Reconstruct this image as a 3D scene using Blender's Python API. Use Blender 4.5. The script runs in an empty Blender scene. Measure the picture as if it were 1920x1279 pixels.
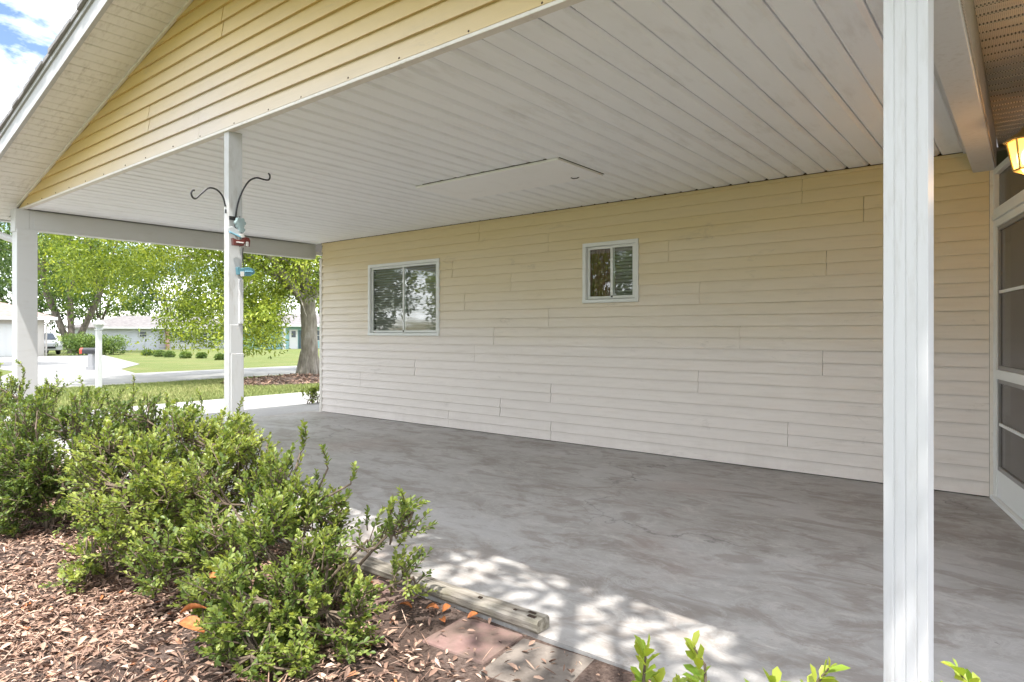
import bpy, math, random
import numpy as np
from mathutils import Matrix, Vector

random.seed(7)
RNG = np.random.default_rng(11)
scene = bpy.context.scene
COL = scene.collection
R = math.radians

# ------------------------------------------------------------------ camera
YAW = 38.6
cam_d = bpy.data.cameras.new('camera')
cam = bpy.data.objects.new('camera', cam_d)
COL.objects.link(cam)
cam.location = (0, 0, 1.16)
cam.rotation_euler = (R(90), 0, R(YAW))
cam_d.sensor_width = 36.0
cam_d.lens = 36.0 * 1214.0 / 1920.0
cam_d.shift_y = (622.0 - 639.5) / 1920.0
cam_d.clip_start = 0.05
cam_d.clip_end = 1500
scene.camera = cam

# ------------------------------------------------------------------ light
SUN_EL = 70.2
SUN_H = (0.484, -0.875)            # horizontal direction towards the sun
world = bpy.data.worlds.new('World')
scene.world = world
world.use_nodes = True
wt = world.node_tree
wn = wt.nodes
bg = wn['Background']
sky = wn.new('ShaderNodeTexSky')
sky.sky_type = 'NISHITA'
sky.sun_disc = False
sky.sun_elevation = R(SUN_EL)
sky.sun_rotation = math.atan2(SUN_H[0], SUN_H[1])
sky.air_density = 1.0
sky.dust_density = 0.3
tc = wn.new('ShaderNodeTexCoord')
sep = wn.new('ShaderNodeSeparateXYZ')
wt.links.new(tc.outputs['Generated'], sep.inputs[0])
zz = wn.new('ShaderNodeMath'); zz.operation = 'ADD'; zz.inputs[1].default_value = 0.22
wt.links.new(sep.outputs['Z'], zz.inputs[0])
zm = wn.new('ShaderNodeMath'); zm.operation = 'MAXIMUM'; zm.inputs[1].default_value = 0.12
wt.links.new(zz.outputs[0], zm.inputs[0])
dx = wn.new('ShaderNodeMath'); dx.operation = 'DIVIDE'
dy = wn.new('ShaderNodeMath'); dy.operation = 'DIVIDE'
wt.links.new(sep.outputs['X'], dx.inputs[0]); wt.links.new(zm.outputs[0], dx.inputs[1])
wt.links.new(sep.outputs['Y'], dy.inputs[0]); wt.links.new(zm.outputs[0], dy.inputs[1])
cmb = wn.new('ShaderNodeCombineXYZ')
wt.links.new(dx.outputs[0], cmb.inputs[0]); wt.links.new(dy.outputs[0], cmb.inputs[1])
cn = wn.new('ShaderNodeTexNoise')
cn.inputs['Scale'].default_value = 2.6
cn.inputs['Detail'].default_value = 7
cn.inputs['Roughness'].default_value = 0.58
cn.inputs['Distortion'].default_value = 0.35
cmap = wn.new('ShaderNodeMapping'); cmap.inputs['Location'].default_value = (7, 4, 0)
wt.links.new(cmb.outputs[0], cmap.inputs[0]); wt.links.new(cmap.outputs[0], cn.inputs['Vector'])
cr = wn.new('ShaderNodeValToRGB')
cr.color_ramp.elements[0].position = 0.38
cr.color_ramp.elements[1].position = 0.66
wt.links.new(cn.outputs['Fac'], cr.inputs['Fac'])
cmix = wn.new('ShaderNodeMix'); cmix.data_type = 'RGBA'
cmix.inputs['B'].default_value = (26, 26.4, 27.2, 1)
wt.links.new(cr.outputs['Color'], cmix.inputs['Factor'])
wt.links.new(sky.outputs['Color'], cmix.inputs['A'])
wt.links.new(cmix.outputs['Result'], bg.inputs['Color'])
bg.inputs['Strength'].default_value = 0.055

sun_d = bpy.data.lights.new('sun', 'SUN')
sun_d.energy = 2.0
sun_d.angle = R(0.55)
sun_d.color = (1.0, 0.97, 0.92)
sun = bpy.data.objects.new('sun', sun_d)
COL.objects.link(sun)
ce = math.cos(R(SUN_EL))
to_sun = Vector((SUN_H[0] * ce, SUN_H[1] * ce, math.sin(R(SUN_EL))))
sun.rotation_euler = to_sun.to_track_quat('Z', 'Y').to_euler()

vs = scene.view_settings
vs.view_transform = 'Standard'
vs.look = 'None'
vs.gamma = 1
vs.use_curve_mapping = False
vs.exposure = 2.12
scene.cycles.max_bounces = 10
scene.cycles.diffuse_bounces = 6
scene.cycles.transparent_max_bounces = 24
scene.cycles.use_denoising = True

# ------------------------------------------------------------------ helpers
def P(mat):
    return mat.node_tree.nodes['Principled BSDF']

def new_mat(name, color=(0.5, 0.5, 0.5), rough=0.6, spec=0.4, metal=0.0):
    m = bpy.data.materials.new(name)
    m.use_nodes = True
    p = P(m)
    p.inputs['Base Color'].default_value = (*color, 1)
    p.inputs['Roughness'].default_value = rough
    p.inputs['Specular IOR Level'].default_value = spec
    p.inputs['Metallic'].default_value = metal
    return m

class NT:
    """small node-tree writer"""
    def __init__(self, mat):
        self.t = mat.node_tree; self.n = self.t.nodes; self.p = P(mat)
    def link(self, a, b): self.t.links.new(a, b)
    def pos(self, scale=(1, 1, 1), rot=(0, 0, 0), coord='pos'):
        if coord == 'pos':
            g = self.n.new('ShaderNodeNewGeometry'); o = g.outputs['Position']
        else:
            g = self.n.new('ShaderNodeTexCoord'); o = g.outputs['Object']
        mp = self.n.new('ShaderNodeMapping')
        mp.inputs['Scale'].default_value = scale
        mp.inputs['Rotation'].default_value = rot
        self.link(o, mp.inputs[0])
        return mp.outputs[0]
    def noise(self, vec, scale, detail=5, rough=0.55, dist=0.0):
        t = self.n.new('ShaderNodeTexNoise')
        t.inputs['Scale'].default_value = scale
        t.inputs['Detail'].default_value = detail
        t.inputs['Roughness'].default_value = rough
        t.inputs['Distortion'].default_value = dist
        self.link(vec, t.inputs['Vector'])
        return t.outputs['Fac']
    def ramp(self, fac, stops):
        r = self.n.new('ShaderNodeValToRGB')
        els = r.color_ramp.elements
        while len(els) < len(stops): els.new(0.5)
        for e, (p, c) in zip(els, stops):
            e.position = p
            e.color = (*c, 1) if len(c) == 3 else c
        self.link(fac, r.inputs['Fac'])
        return r.outputs['Color']
    def fr(self, fac, a, b):
        return self.ramp(fac, [(a, (0, 0, 0)), (b, (1, 1, 1))])
    def mix(self, fac, a, b, mode='MIX'):
        m = self.n.new('ShaderNodeMix'); m.data_type = 'RGBA'; m.blend_type = mode
        for v, k in ((fac, 'Factor'), (a, 'A'), (b, 'B')):
            if isinstance(v, (int, float)): m.inputs[k].default_value = v
            elif isinstance(v, tuple): m.inputs[k].default_value = (*v, 1)
            else: self.link(v, m.inputs[k])
        return m.outputs['Result']
    def math(self, op, a, b=0.0):
        m = self.n.new('ShaderNodeMath'); m.operation = op
        for v, k in ((a, 0), (b, 1)):
            if isinstance(v, (int, float)): m.inputs[k].default_value = v
            else: self.link(v, m.inputs[k])
        return m.outputs[0]
    def bump(self, h, strength=0.3, dist=0.01):
        b = self.n.new('ShaderNodeBump')
        b.inputs['Strength'].default_value = strength
        b.inputs['Distance'].default_value = dist
        self.link(h, b.inputs['Height'])
        self.link(b.outputs[0], self.p.inputs['Normal'])
    def color(self, c): self.link(c, self.p.inputs['Base Color'])
    def rough(self, c): self.link(c, self.p.inputs['Roughness'])
    def attr(self, name):
        a = self.n.new('ShaderNodeAttribute'); a.attribute_name = name
        return a.outputs['Fac']
    def rnd(self):
        o = self.n.new('ShaderNodeObjectInfo'); return o.outputs['Random']
    def xyz(self, vec):
        s = self.n.new('ShaderNodeSeparateXYZ'); self.link(vec, s.inputs[0]); return s.outputs

def tag(o, label=None, cat=None, group=None, kind=None):
    if label: o['label'] = label
    if cat: o['category'] = cat
    if group: o['group'] = group
    if kind: o['kind'] = kind
    return o

def empty(name, loc):
    o = bpy.data.objects.new(name, None)
    o.location = loc
    o.empty_display_size = 0.1
    COL.objects.link(o)
    return o

def adopt(o, parent):
    if parent is None: return o
    o.parent = parent
    if parent.type == 'EMPTY':
        o.matrix_parent_inverse = (Matrix.Translation(parent.location) @ parent.rotation_euler.to_matrix().to_4x4()).inverted()
    return o

def link_mesh(name, me, mat, parent=None):
    o = bpy.data.objects.new(name, me)
    if mat is not None and not me.materials: me.materials.append(mat)
    COL.objects.link(o)
    return adopt(o, parent)

class MB:
    """collects shapes; build() links them as one mesh object"""
    def __init__(self): self.v = []; self.f = []
    def add(self, vs, fs):
        b = len(self.v); self.v += [tuple(x) for x in vs]; self.f += [tuple(b + i for i in f) for f in fs]
        return self
    def box(self, x0, x1, y0, y1, z0, z1):
        v = [(x0,y0,z0),(x1,y0,z0),(x1,y1,z0),(x0,y1,z0),(x0,y0,z1),(x1,y0,z1),(x1,y1,z1),(x0,y1,z1)]
        return self.add(v, [(0,3,2,1),(4,5,6,7),(0,1,5,4),(1,2,6,5),(2,3,7,6),(3,0,4,7)])
    def prism(self, sec, fn0, fn1):
        """sec: list of 2d points; fn0/fn1 map a point to a 3d end point"""
        n = len(sec)
        v = [fn0(*s) for s in sec] + [fn1(*s) for s in sec]
        f = [(i, (i + 1) % n, n + (i + 1) % n, n + i) for i in range(n)]
        f += [tuple(range(n - 1, -1, -1)), tuple(range(n, 2 * n))]
        return self.add(v, f)
    def tube(self, pts, rad, n=8, cap=True):
        pts = [Vector(p) for p in pts]
        if isinstance(rad, (int, float)): rad = [rad] * len(pts)
        v = []; ref = Vector((0.31, 0.17, 0.93)).normalized()
        for i, p in enumerate(pts):
            d = (pts[min(i + 1, len(pts) - 1)] - pts[max(i - 1, 0)]).normalized()
            r_ = ref if abs(d.dot(ref)) < 0.95 else Vector((1, 0, 0))
            a = d.cross(r_).normalized(); b = d.cross(a)
            for k in range(n):
                t = 2 * math.pi * k / n
                v.append(p + (a * math.cos(t) + b * math.sin(t)) * rad[i])
        f = []
        for i in range(len(pts) - 1):
            for k in range(n):
                f.append((i*n+k, i*n+(k+1)%n, (i+1)*n+(k+1)%n, (i+1)*n+k))
        if cap:
            f.append(tuple(range(n - 1, -1, -1))); f.append(tuple((len(pts)-1)*n + k for k in range(n)))
        return self.add(v, f)
    def lathe(self, prof, c, n=16):
        v = []
        for r, z in prof:
            for k in range(n):
                t = 2 * math.pi * k / n
                v.append((c[0] + r*math.cos(t), c[1] + r*math.sin(t), c[2] + z))
        f = []
        for i in range(len(prof) - 1):
            for k in range(n):
                f.append((i*n+k, i*n+(k+1)%n, (i+1)*n+(k+1)%n, (i+1)*n+k))
        f.append(tuple(range(n - 1, -1, -1))); f.append(tuple((len(prof)-1)*n + k for k in range(n)))
        return self.add(v, f)
    def map(self, fn):
        self.v = [tuple(fn(*p)) for p in self.v]; return self
    def mesh(self, name):
        me = bpy.data.meshes.new(name); me.from_pydata(self.v, [], self.f); me.update(); return me
    def build(self, name, mat, parent=None, bevel=0.0, smooth=False):
        me = self.mesh(name)
        if smooth:
            me.polygons.foreach_set('use_smooth', [True] * len(me.polygons))
        o = link_mesh(name, me, mat, parent)
        if bevel:
            b = o.modifiers.new('bevel', 'BEVEL'); b.width = bevel; b.segments = 2; b.limit_method = 'ANGLE'
        return o

def np_mesh(name, verts, faces, var=None):
    """verts (n,3); faces (m,k) all with k corners; var: a float per face"""
    me = bpy.data.meshes.new(name)
    m, k = faces.shape
    me.vertices.add(len(verts)); me.vertices.foreach_set('co', np.ascontiguousarray(verts, dtype=np.float32).ravel())
    me.loops.add(m * k); me.loops.foreach_set('vertex_index', np.ascontiguousarray(faces, dtype=np.int32).ravel())
    me.polygons.add(m)
    me.polygons.foreach_set('loop_start', np.arange(0, m * k, k, dtype=np.int32))
    me.polygons.foreach_set('loop_total', np.full(m, k, dtype=np.int32))
    if var is not None:
        a = me.attributes.new('var', 'FLOAT', 'FACE'); a.data.foreach_set('value', np.ascontiguousarray(var, dtype=np.float32))
    me.update(calc_edges=True)
    return me

def unit(a): return a / np.maximum(np.linalg.norm(a, axis=-1, keepdims=True), 1e-9)

def leaf_mesh(name, pos, axis, normal, length, width, fold=0.25, droop=0.1, var=None):
    """each leaf: an obovate blade of two quads folded on its midrib"""
    n = len(pos)
    axis = unit(axis)
    side = unit(np.cross(normal, axis)); nor = np.cross(axis, side)
    L = np.asarray(length).reshape(-1, 1) * np.ones((n, 1)); W = np.asarray(width).reshape(-1, 1) * np.ones((n, 1))
    base = pos
    tip = pos + axis * L - nor * L * droop
    def pt(t, s): return pos + axis * L * t + side * W * s + nor * (W * abs(s) * fold * 2 - L * droop * t * t)
    V = np.stack([base, pt(.38, .42), pt(.74, .46), tip, pt(.74, -.46), pt(.38, -.42)], axis=1).reshape(-1, 3)
    i = np.arange(n)[:, None] * 6
    F = np.concatenate([i + np.array([[0, 1, 2, 3]]), i + np.array([[0, 3, 4, 5]])], axis=0)
    vv = None if var is None else np.concatenate([var, var])
    return np_mesh(name, V, F, vv)

def rand_unit(n):
    return unit(RNG.normal(size=(n, 3)))

def foliage(name, clumps, per, leaf, mat, parent, up=0.35, squash=0.8, kindvar=0.5, width=0.42, shell=0.45):
    """clumps: list of (centre, radius); per: leaves for each unit-radius clump"""
    P_, A_, V_ = [], [], []
    for c, r, n in clumps:
        d = rand_unit(n)
        rr = r * (shell + (1 - shell) * RNG.random((n, 1)) ** 0.6)
        p = np.array(c) + d * rr * np.array([1, 1, squash])
        a = unit(d + rand_unit(n) * 0.9 + np.array([0, 0, -0.15]))
        P_.append(p); A_.append(a); V_.append(np.clip(RNG.normal(RNG.uniform(0.25, 0.75), 0.16, n), 0, 1))
    p = np.concatenate(P_); a = np.concatenate(A_); v = np.concatenate(V_)
    nrm = unit(rand_unit(len(p)) + np.array([0, 0, up * 3]))
    ln = leaf * RNG.uniform(0.65, 1.25, len(p))
    me = leaf_mesh(name, p, a, nrm, ln, ln * width, fold=0.2, droop=0.12, var=v)
    return link_mesh(name, me, mat, parent)

# ------------------------------------------------------------------ materials
def leaf_material(name, dark, mid, light, trans=0.35, rough=0.42, spec=0.4):
    m = new_mat(name, mid, rough, spec)
    k = NT(m)
    col = k.ramp(k.attr('var'), [(0.0, dark), (0.5, mid), (1.0, light)])
    k.color(col)
    tr = k.n.new('ShaderNodeBsdfTranslucent')
    k.link(k.mix(1.0, col, (1.25, 1.2, 0.6), 'MULTIPLY'), tr.inputs['Color'])
    mx = k.n.new('ShaderNodeMixShader'); mx.inputs[0].default_value = trans
    out = k.n['Material Output']
    k.link(k.p.outputs[0], mx.inputs[1]); k.link(tr.outputs[0], mx.inputs[2]); k.link(mx.outputs[0], out.inputs['Surface'])
    return m

M = {}
M['shrub'] = leaf_material('shrub_leaf', (0.040, 0.072, 0.024), (0.14, 0.205, 0.048), (0.36, 0.41, 0.10), 0.4, 0.42, 0.4)
M['shoot'] = leaf_material('shoot_leaf', (0.10, 0.20, 0.03), (0.22, 0.34, 0.05), (0.40, 0.42, 0.06), 0.4, 0.35, 0.4)
M['tree_bright'] = leaf_material('street_tree_leaf', (0.05, 0.095, 0.016), (0.21, 0.28, 0.035), (0.46, 0.50, 0.08), 0.4, 0.4, 0.35)
M['tree_mid'] = leaf_material('far_tree_leaf', (0.05, 0.10, 0.02), (0.12, 0.19, 0.04), (0.23, 0.29, 0.07), 0.4, 0.5, 0.3)
M['tree_dark'] = leaf_material('dark_tree_leaf', (0.025, 0.055, 0.016), (0.055, 0.10, 0.025), (0.11, 0.16, 0.04), 0.3, 0.45, 0.3)
M['hedge'] = leaf_material('hedge_leaf', (0.04, 0.08, 0.02), (0.12, 0.19, 0.045), (0.24, 0.31, 0.08), 0.3, 0.45, 0.35)

m = new_mat('litter_leaf', (0.2, 0.12, 0.08), 0.75, 0.25); k = NT(m)
k.color(k.ramp(k.attr('var'), [(0.0, (0.08, 0.048, 0.037)), (0.3, (0.24, 0.148, 0.108)), (0.6, (0.42, 0.275, 0.20)),
                               (0.84, (0.56, 0.42, 0.33)), (0.93, (0.44, 0.20, 0.10)), (1.0, (0.48, 0.17, 0.065))]))
M['litter'] = m
m = new_mat('orange_leaf', (0.42, 0.14, 0.045), 0.6, 0.3); k = NT(m)
k.color(k.ramp(k.noise(k.pos(), 60), [(0.3, (0.30, 0.09, 0.03)), (0.7, (0.50, 0.19, 0.06))]))
M['orange'] = m

m = new_mat('bark', (0.2, 0.17, 0.14), 0.9, 0.2); k = NT(m)
v = k.pos((1, 1, 0.35))
k.color(k.ramp(k.noise(v, 9, 6, 0.65), [(0.25, (0.13, 0.11, 0.09)), (0.5, (0.27, 0.24, 0.20)), (0.75, (0.42, 0.39, 0.35))]))
k.bump(k.noise(v, 22, 5), 0.8, 0.03); M['bark'] = m
m = new_mat('bark_dark', (0.1, 0.085, 0.07), 0.9, 0.2); k = NT(m)
k.color(k.ramp(k.noise(k.pos((1, 1, 0.4)), 7), [(0.3, (0.07, 0.06, 0.05)), (0.7, (0.20, 0.17, 0.14))])); M['bark_dark'] = m
m = new_mat('twig', (0.2, 0.15, 0.10), 0.85, 0.2); k = NT(m)
k.color(k.ramp(k.noise(k.pos(), 40), [(0.3, (0.075, 0.055, 0.04)), (0.7, (0.19, 0.145, 0.105))])); M['twig'] = m

RAKE = (2.499, 0.241, -8.364, -4.30)       # height at west wall, slope, west wall x, ridge x
def zr(x):
    return RAKE[0] + RAKE[1] * ((x - RAKE[2]) if x < RAKE[3] else (2 * RAKE[3] - RAKE[2] - x))

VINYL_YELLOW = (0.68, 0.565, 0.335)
VINYL_PALE = (0.73, 0.67, 0.625)
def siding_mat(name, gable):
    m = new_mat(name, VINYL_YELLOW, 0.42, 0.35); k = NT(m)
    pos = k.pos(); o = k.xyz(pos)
    if gable:      # yellow under the rake, paler with distance below it
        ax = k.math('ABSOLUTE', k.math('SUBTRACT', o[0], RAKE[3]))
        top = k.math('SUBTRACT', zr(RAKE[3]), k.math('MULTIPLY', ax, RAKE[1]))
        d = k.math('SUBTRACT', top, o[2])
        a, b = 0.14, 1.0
    else:          # yellow in the upper courses, paler towards the bottom
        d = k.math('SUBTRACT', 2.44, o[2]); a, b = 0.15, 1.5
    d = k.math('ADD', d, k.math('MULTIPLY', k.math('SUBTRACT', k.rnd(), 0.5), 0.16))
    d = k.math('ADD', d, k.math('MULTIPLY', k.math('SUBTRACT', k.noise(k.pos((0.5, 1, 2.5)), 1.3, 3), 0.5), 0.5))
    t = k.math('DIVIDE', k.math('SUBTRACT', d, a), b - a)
    paleness = k.fr(t, 0.0, 1.0)
    c = k.mix(paleness, (0.60, 0.44, 0.165) if gable else VINYL_YELLOW, (0.60, 0.52, 0.43) if gable else VINYL_PALE)
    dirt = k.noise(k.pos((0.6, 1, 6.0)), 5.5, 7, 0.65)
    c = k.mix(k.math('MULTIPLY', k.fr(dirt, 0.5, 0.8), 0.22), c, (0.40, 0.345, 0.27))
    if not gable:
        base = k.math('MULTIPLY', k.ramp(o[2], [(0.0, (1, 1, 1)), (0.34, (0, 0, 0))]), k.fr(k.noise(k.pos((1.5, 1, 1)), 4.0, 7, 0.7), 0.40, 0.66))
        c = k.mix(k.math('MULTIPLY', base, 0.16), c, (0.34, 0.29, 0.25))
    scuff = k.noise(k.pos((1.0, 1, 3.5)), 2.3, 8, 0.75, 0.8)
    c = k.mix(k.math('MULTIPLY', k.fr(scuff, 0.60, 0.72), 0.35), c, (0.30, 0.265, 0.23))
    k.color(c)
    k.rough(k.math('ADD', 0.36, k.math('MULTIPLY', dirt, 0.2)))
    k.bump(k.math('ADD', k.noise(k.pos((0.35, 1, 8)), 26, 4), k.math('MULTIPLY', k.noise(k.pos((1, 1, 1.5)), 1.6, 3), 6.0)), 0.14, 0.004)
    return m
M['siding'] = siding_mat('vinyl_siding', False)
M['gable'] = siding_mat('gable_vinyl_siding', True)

def painted(name, base, grime, gscale=(6, 6, 0.8), amount=0.5, rough=0.45, lo=0.5, hi=0.75):
    m = new_mat(name, base, rough, 0.4); k = NT(m)
    n1 = k.noise(k.pos(gscale), 5, 7, 0.68)
    n2 = k.noise(k.pos(), 3.0, 4)
    f = k.math('MULTIPLY', k.fr(n1, lo, hi), k.math('MULTIPLY', k.fr(n2, 0.35, 0.65), amount))
    k.color(k.mix(f, base, grime))
    k.bump(k.noise(k.pos(), 90, 3), 0.06, 0.002)
    return m
M['white'] = painted('white_paint', (0.61, 0.61, 0.615), (0.38, 0.35, 0.30), amount=0.6)
M['worn_white'] = painted('worn_white_paint', (0.53, 0.53, 0.525), (0.30, 0.27, 0.23), (7, 7, 1.6), 0.8, 0.6, 0.5, 0.7)
M['beam'] = painted('beam_paint', (0.56, 0.56, 0.55), (0.42, 0.39, 0.34), (1, 1, 4), 0.4)
M['ceiling'] = painted('ceiling_paint', (0.86, 0.875, 0.90), (0.55, 0.53, 0.50), (2.5, 0.5, 1), 0.55, 0.5)
M['fascia'] = painted('fascia_paint', (0.44, 0.44, 0.435), (0.24, 0.23, 0.20), (3, 3, 3), 0.6, 0.5)
M['hatch'] = painted('hatch_paint', (0.88, 0.88, 0.885), (0.6, 0.58, 0.55), (1, 1, 1), 0.3, 0.5)
M['soffit'] = painted('soffit_paint', (0.70, 0.68, 0.64), (0.36, 0.32, 0.27), (2, 7, 2), 0.7, 0.55)
M['trim'] = painted('trim_paint', (0.70, 0.66, 0.60), (0.35, 0.31, 0.26), (3, 3, 3), 0.6)
M['frame'] = new_mat('window_frame', (0.72, 0.73, 0.72), 0.35, 0.5)
M['grey_frame'] = new_mat('grey_screen_frame', (0.24, 0.23, 0.22), 0.4, 0.5)
M['black_iron'] = new_mat('black_iron', (0.018, 0.018, 0.019), 0.4, 0.5)
M['screw'] = new_mat('rusty_screw', (0.09, 0.055, 0.04), 0.7, 0.3)
M['gap'] = new_mat('dark_gap', (0.05, 0.042, 0.035), 0.9, 0.1)
M['blind'] = new_mat('blind_slat', (0.36, 0.35, 0.33), 0.5, 0.3)
M['room'] = new_mat('room_wall', (0.20, 0.17, 0.14), 0.9, 0.1)
M['curtain'] = new_mat('brown_curtain', (0.22, 0.12, 0.08), 0.9, 0.1)
M['shingle'] = painted('roof_shingle', (0.26, 0.25, 0.25), (0.12, 0.11, 0.11), (4, 4, 4), 0.9, 0.9)

m = bpy.data.materials.new('window_glass'); m.use_nodes = True; k = NT(m)
gl = k.n.new('ShaderNodeBsdfGlossy'); gl.inputs['Roughness'].default_value = 0.015
tr = k.n.new('ShaderNodeBsdfTransparent'); tr.inputs['Color'].default_value = (0.90, 0.92, 0.91, 1)
fz = k.n.new('ShaderNodeLayerWeight'); fz.inputs['Blend'].default_value = 0.5
mx = k.n.new('ShaderNodeMixShader')
k.link(k.math('ADD', k.math('MULTIPLY', k.math('POWER', fz.outputs['Facing'], 4.0), 0.9), 0.09), mx.inputs[0]); k.link(tr.outputs[0], mx.inputs[1]); k.link(gl.outputs[0], mx.inputs[2])
k.link(mx.outputs[0], k.n['Material Output'].inputs['Surface'])
nb = k.n.new('ShaderNodeBump'); nb.inputs['Strength'].default_value = 0.015; nb.inputs['Distance'].default_value = 0.02
k.link(k.noise(k.pos(), 2.2, 2), nb.inputs['Height']); k.link(nb.outputs[0], gl.inputs['Normal'])
M['glass'] = m

m = bpy.data.materials.new('dark_screen'); m.use_nodes = True; k = NT(m)
k.p.inputs['Base Color'].default_value = (0.075, 0.066, 0.06, 1); k.p.inputs['Roughness'].default_value = 0.22
k.p.inputs['Specular IOR Level'].default_value = 0.5
tr = k.n.new('ShaderNodeBsdfTransparent'); mx = k.n.new('ShaderNodeMixShader'); mx.inputs[0].default_value = 0.72
k.link(tr.outputs[0], mx.inputs[1]); k.link(k.p.outputs[0], mx.inputs[2]); k.link(mx.outputs[0], k.n['Material Output'].inputs['Surface'])
M['screen'] = m

# concrete of the carport floor: trowelled, stained
m = new_mat('carport_concrete', (0.3, 0.3, 0.3), 0.55, 0.35); k = NT(m)
v = k.pos((1, 1.9, 1), (0, 0, R(24)))
n1 = k.noise(v, 0.9, 6, 0.6, 0.6)
n2 = k.noise(v, 4.5, 9, 0.7, 0.9)
n3 = k.noise(k.pos(), 26, 6, 0.65, 0.4)
n4 = k.noise(k.pos((1, 1.5, 1), (0, 0, R(-30))), 2.0, 9, 0.72, 1.8)
c = k.ramp(n1, [(0.32, (0.245, 0.222, 0.200)), (0.5, (0.355, 0.338, 0.322)), (0.68, (0.44, 0.43, 0.425))])
c = k.mix(k.math('MULTIPLY', k.fr(n2, 0.44, 0.60), 0.5), c, (0.44, 0.425, 0.41))
c = k.mix(k.math('MULTIPLY', k.ramp(n4, [(0.47, (0, 0, 0)), (0.5, (1, 1, 1)), (0.53, (0, 0, 0))]), 0.35), c, (0.52, 0.505, 0.49))
c = k.mix(k.math('MULTIPLY', k.fr(k.noise(v, 2.1, 7, 0.65, 1.4), 0.50, 0.60), 0.55), c, (0.225, 0.192, 0.168))
c = k.mix(k.math('MULTIPLY', k.fr(k.noise(k.pos((1, 1.6, 1), (0, 0, R(12))), 3.4, 9, 0.75, 0.5), 0.56, 0.62), 0.5), c, (0.50, 0.475, 0.45))
c = k.mix(k.math('MULTIPLY', k.fr(k.noise(k.pos(), 0.8, 5), 0.56, 0.70), 0.35), c, (0.34, 0.25, 0.218))
c = k.mix(k.math('MULTIPLY', k.fr(n3, 0.66, 0.74), 0.5), c, (0.10, 0.095, 0.09))
vo = k.n.new('ShaderNodeTexVoronoi'); vo.feature = 'DISTANCE_TO_EDGE'; vo.inputs['Scale'].default_value = 0.42
wv = k.n.new('ShaderNodeVectorMath'); wv.operation = 'ADD'
nz = k.n.new('ShaderNodeTexNoise'); nz.inputs['Scale'].default_value = 2.5; nz.inputs['Detail'].default_value = 6
pp = k.pos(); k.link(pp, nz.inputs['Vector']); k.link(pp, wv.inputs[0]); k.link(nz.outputs['Color'], wv.inputs[1]); k.link(wv.outputs[0], vo.inputs['Vector'])
crack = k.math('MULTIPLY', k.ramp(vo.outputs['Distance'], [(0.0, (1, 1, 1)), (0.006, (0, 0, 0))]), k.fr(k.noise(k.pos(), 0.7, 2), 0.50, 0.60))
c = k.mix(k.math('MULTIPLY', crack, 0.6), c, (0.09, 0.085, 0.08))
k.color(c)
k.rough(k.math('ADD', 0.42, k.math('MULTIPLY', n2, 0.3)))
k.bump(k.math('ADD', n2, k.math('MULTIPLY', n3, 0.8)), 0.22, 0.012)
M['slab'] = m
def concrete(name, a, b, sc=0.8):
    m = new_mat(name, a, 0.85, 0.25); k = NT(m)
    n1 = k.noise(k.pos(), sc, 7, 0.6); n2 = k.noise(k.pos(), 30, 4)
    k.color(k.mix(k.math('MULTIPLY', k.fr(n2, 0.4, 0.8), 0.3), k.ramp(n1, [(0.3, a), (0.7, b)]), tuple(x * 0.7 for x in a)))
    k.bump(n2, 0.2, 0.01)
    return m
M['drive'] = concrete('driveway_concrete', (0.29, 0.28, 0.27), (0.36, 0.35, 0.335))
M['road'] = concrete('pale_road', (0.20, 0.195, 0.19), (0.26, 0.255, 0.245), 0.5)

m = new_mat('lawn', (0.09, 0.14, 0.03), 0.95, 0.1); k = NT(m)
n1 = k.noise(k.pos(), 0.45, 6, 0.6); n2 = k.noise(k.pos(), 9, 5, 0.7); n3 = k.noise(k.pos(), 60, 3, 0.7)
c = k.ramp(n1, [(0.3, (0.115, 0.165, 0.05)), (0.5, (0.165, 0.205, 0.068)), (0.66, (0.255, 0.235, 0.105))])
c = k.mix(k.fr(n2, 0.3, 0.75), c, (0.15, 0.155, 0.055))
k.color(k.mix(k.math('MULTIPLY', k.fr(n3, 0.35, 0.7), 0.6), c, (0.045, 0.07, 0.015)))
k.bump(k.math('ADD', n2, n3), 0.7, 0.05)
M['lawn'] = m
m = new_mat('grass_blade', (0.12, 0.17, 0.04), 0.7, 0.2); k = NT(m)
k.color(k.ramp(k.attr('var'), [(0.0, (0.13, 0.18, 0.05)), (0.6, (0.25, 0.275, 0.09)), (1.0, (0.38, 0.35, 0.16))]))
M['blade'] = m

m = new_mat('bed_soil', (0.12, 0.085, 0.07), 0.95, 0.1); k = NT(m)
n1 = k.noise(k.pos(), 3.5, 6); n2 = k.noise(k.pos(), 55, 6, 0.75)
c = k.ramp(n1, [(0.35, (0.12, 0.085, 0.068)), (0.6, (0.21, 0.155, 0.13)), (0.8, (0.30, 0.23, 0.195))])
k.color(k.mix(k.fr(n2, 0.35, 0.7), c, (0.055, 0.035, 0.028)))
k.bump(n2, 0.9, 0.02)
M['soil'] = m

def paver_mat(name, a, b, moss):
    m = new_mat(name, a, 0.9, 0.2); k = NT(m)
    c = k.ramp(k.noise(k.pos(), 7, 6, 0.65), [(0.3, a), (0.7, b)])
    k.color(k.mix(k.math('MULTIPLY', k.fr(k.noise(k.pos(), 6, 7, 0.7), 0.42, 0.6), 0.85), c, moss))
    k.bump(k.noise(k.pos(), 80, 4), 0.3, 0.006)
    return m
M['paver_red'] = paver_mat('red_paver', (0.19, 0.115, 0.10), (0.27, 0.175, 0.155), (0.155, 0.115, 0.092))
M['paver_grey'] = paver_mat('grey_paver', (0.19, 0.16, 0.135), (0.26, 0.225, 0.195), (0.12, 0.10, 0.085))

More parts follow.
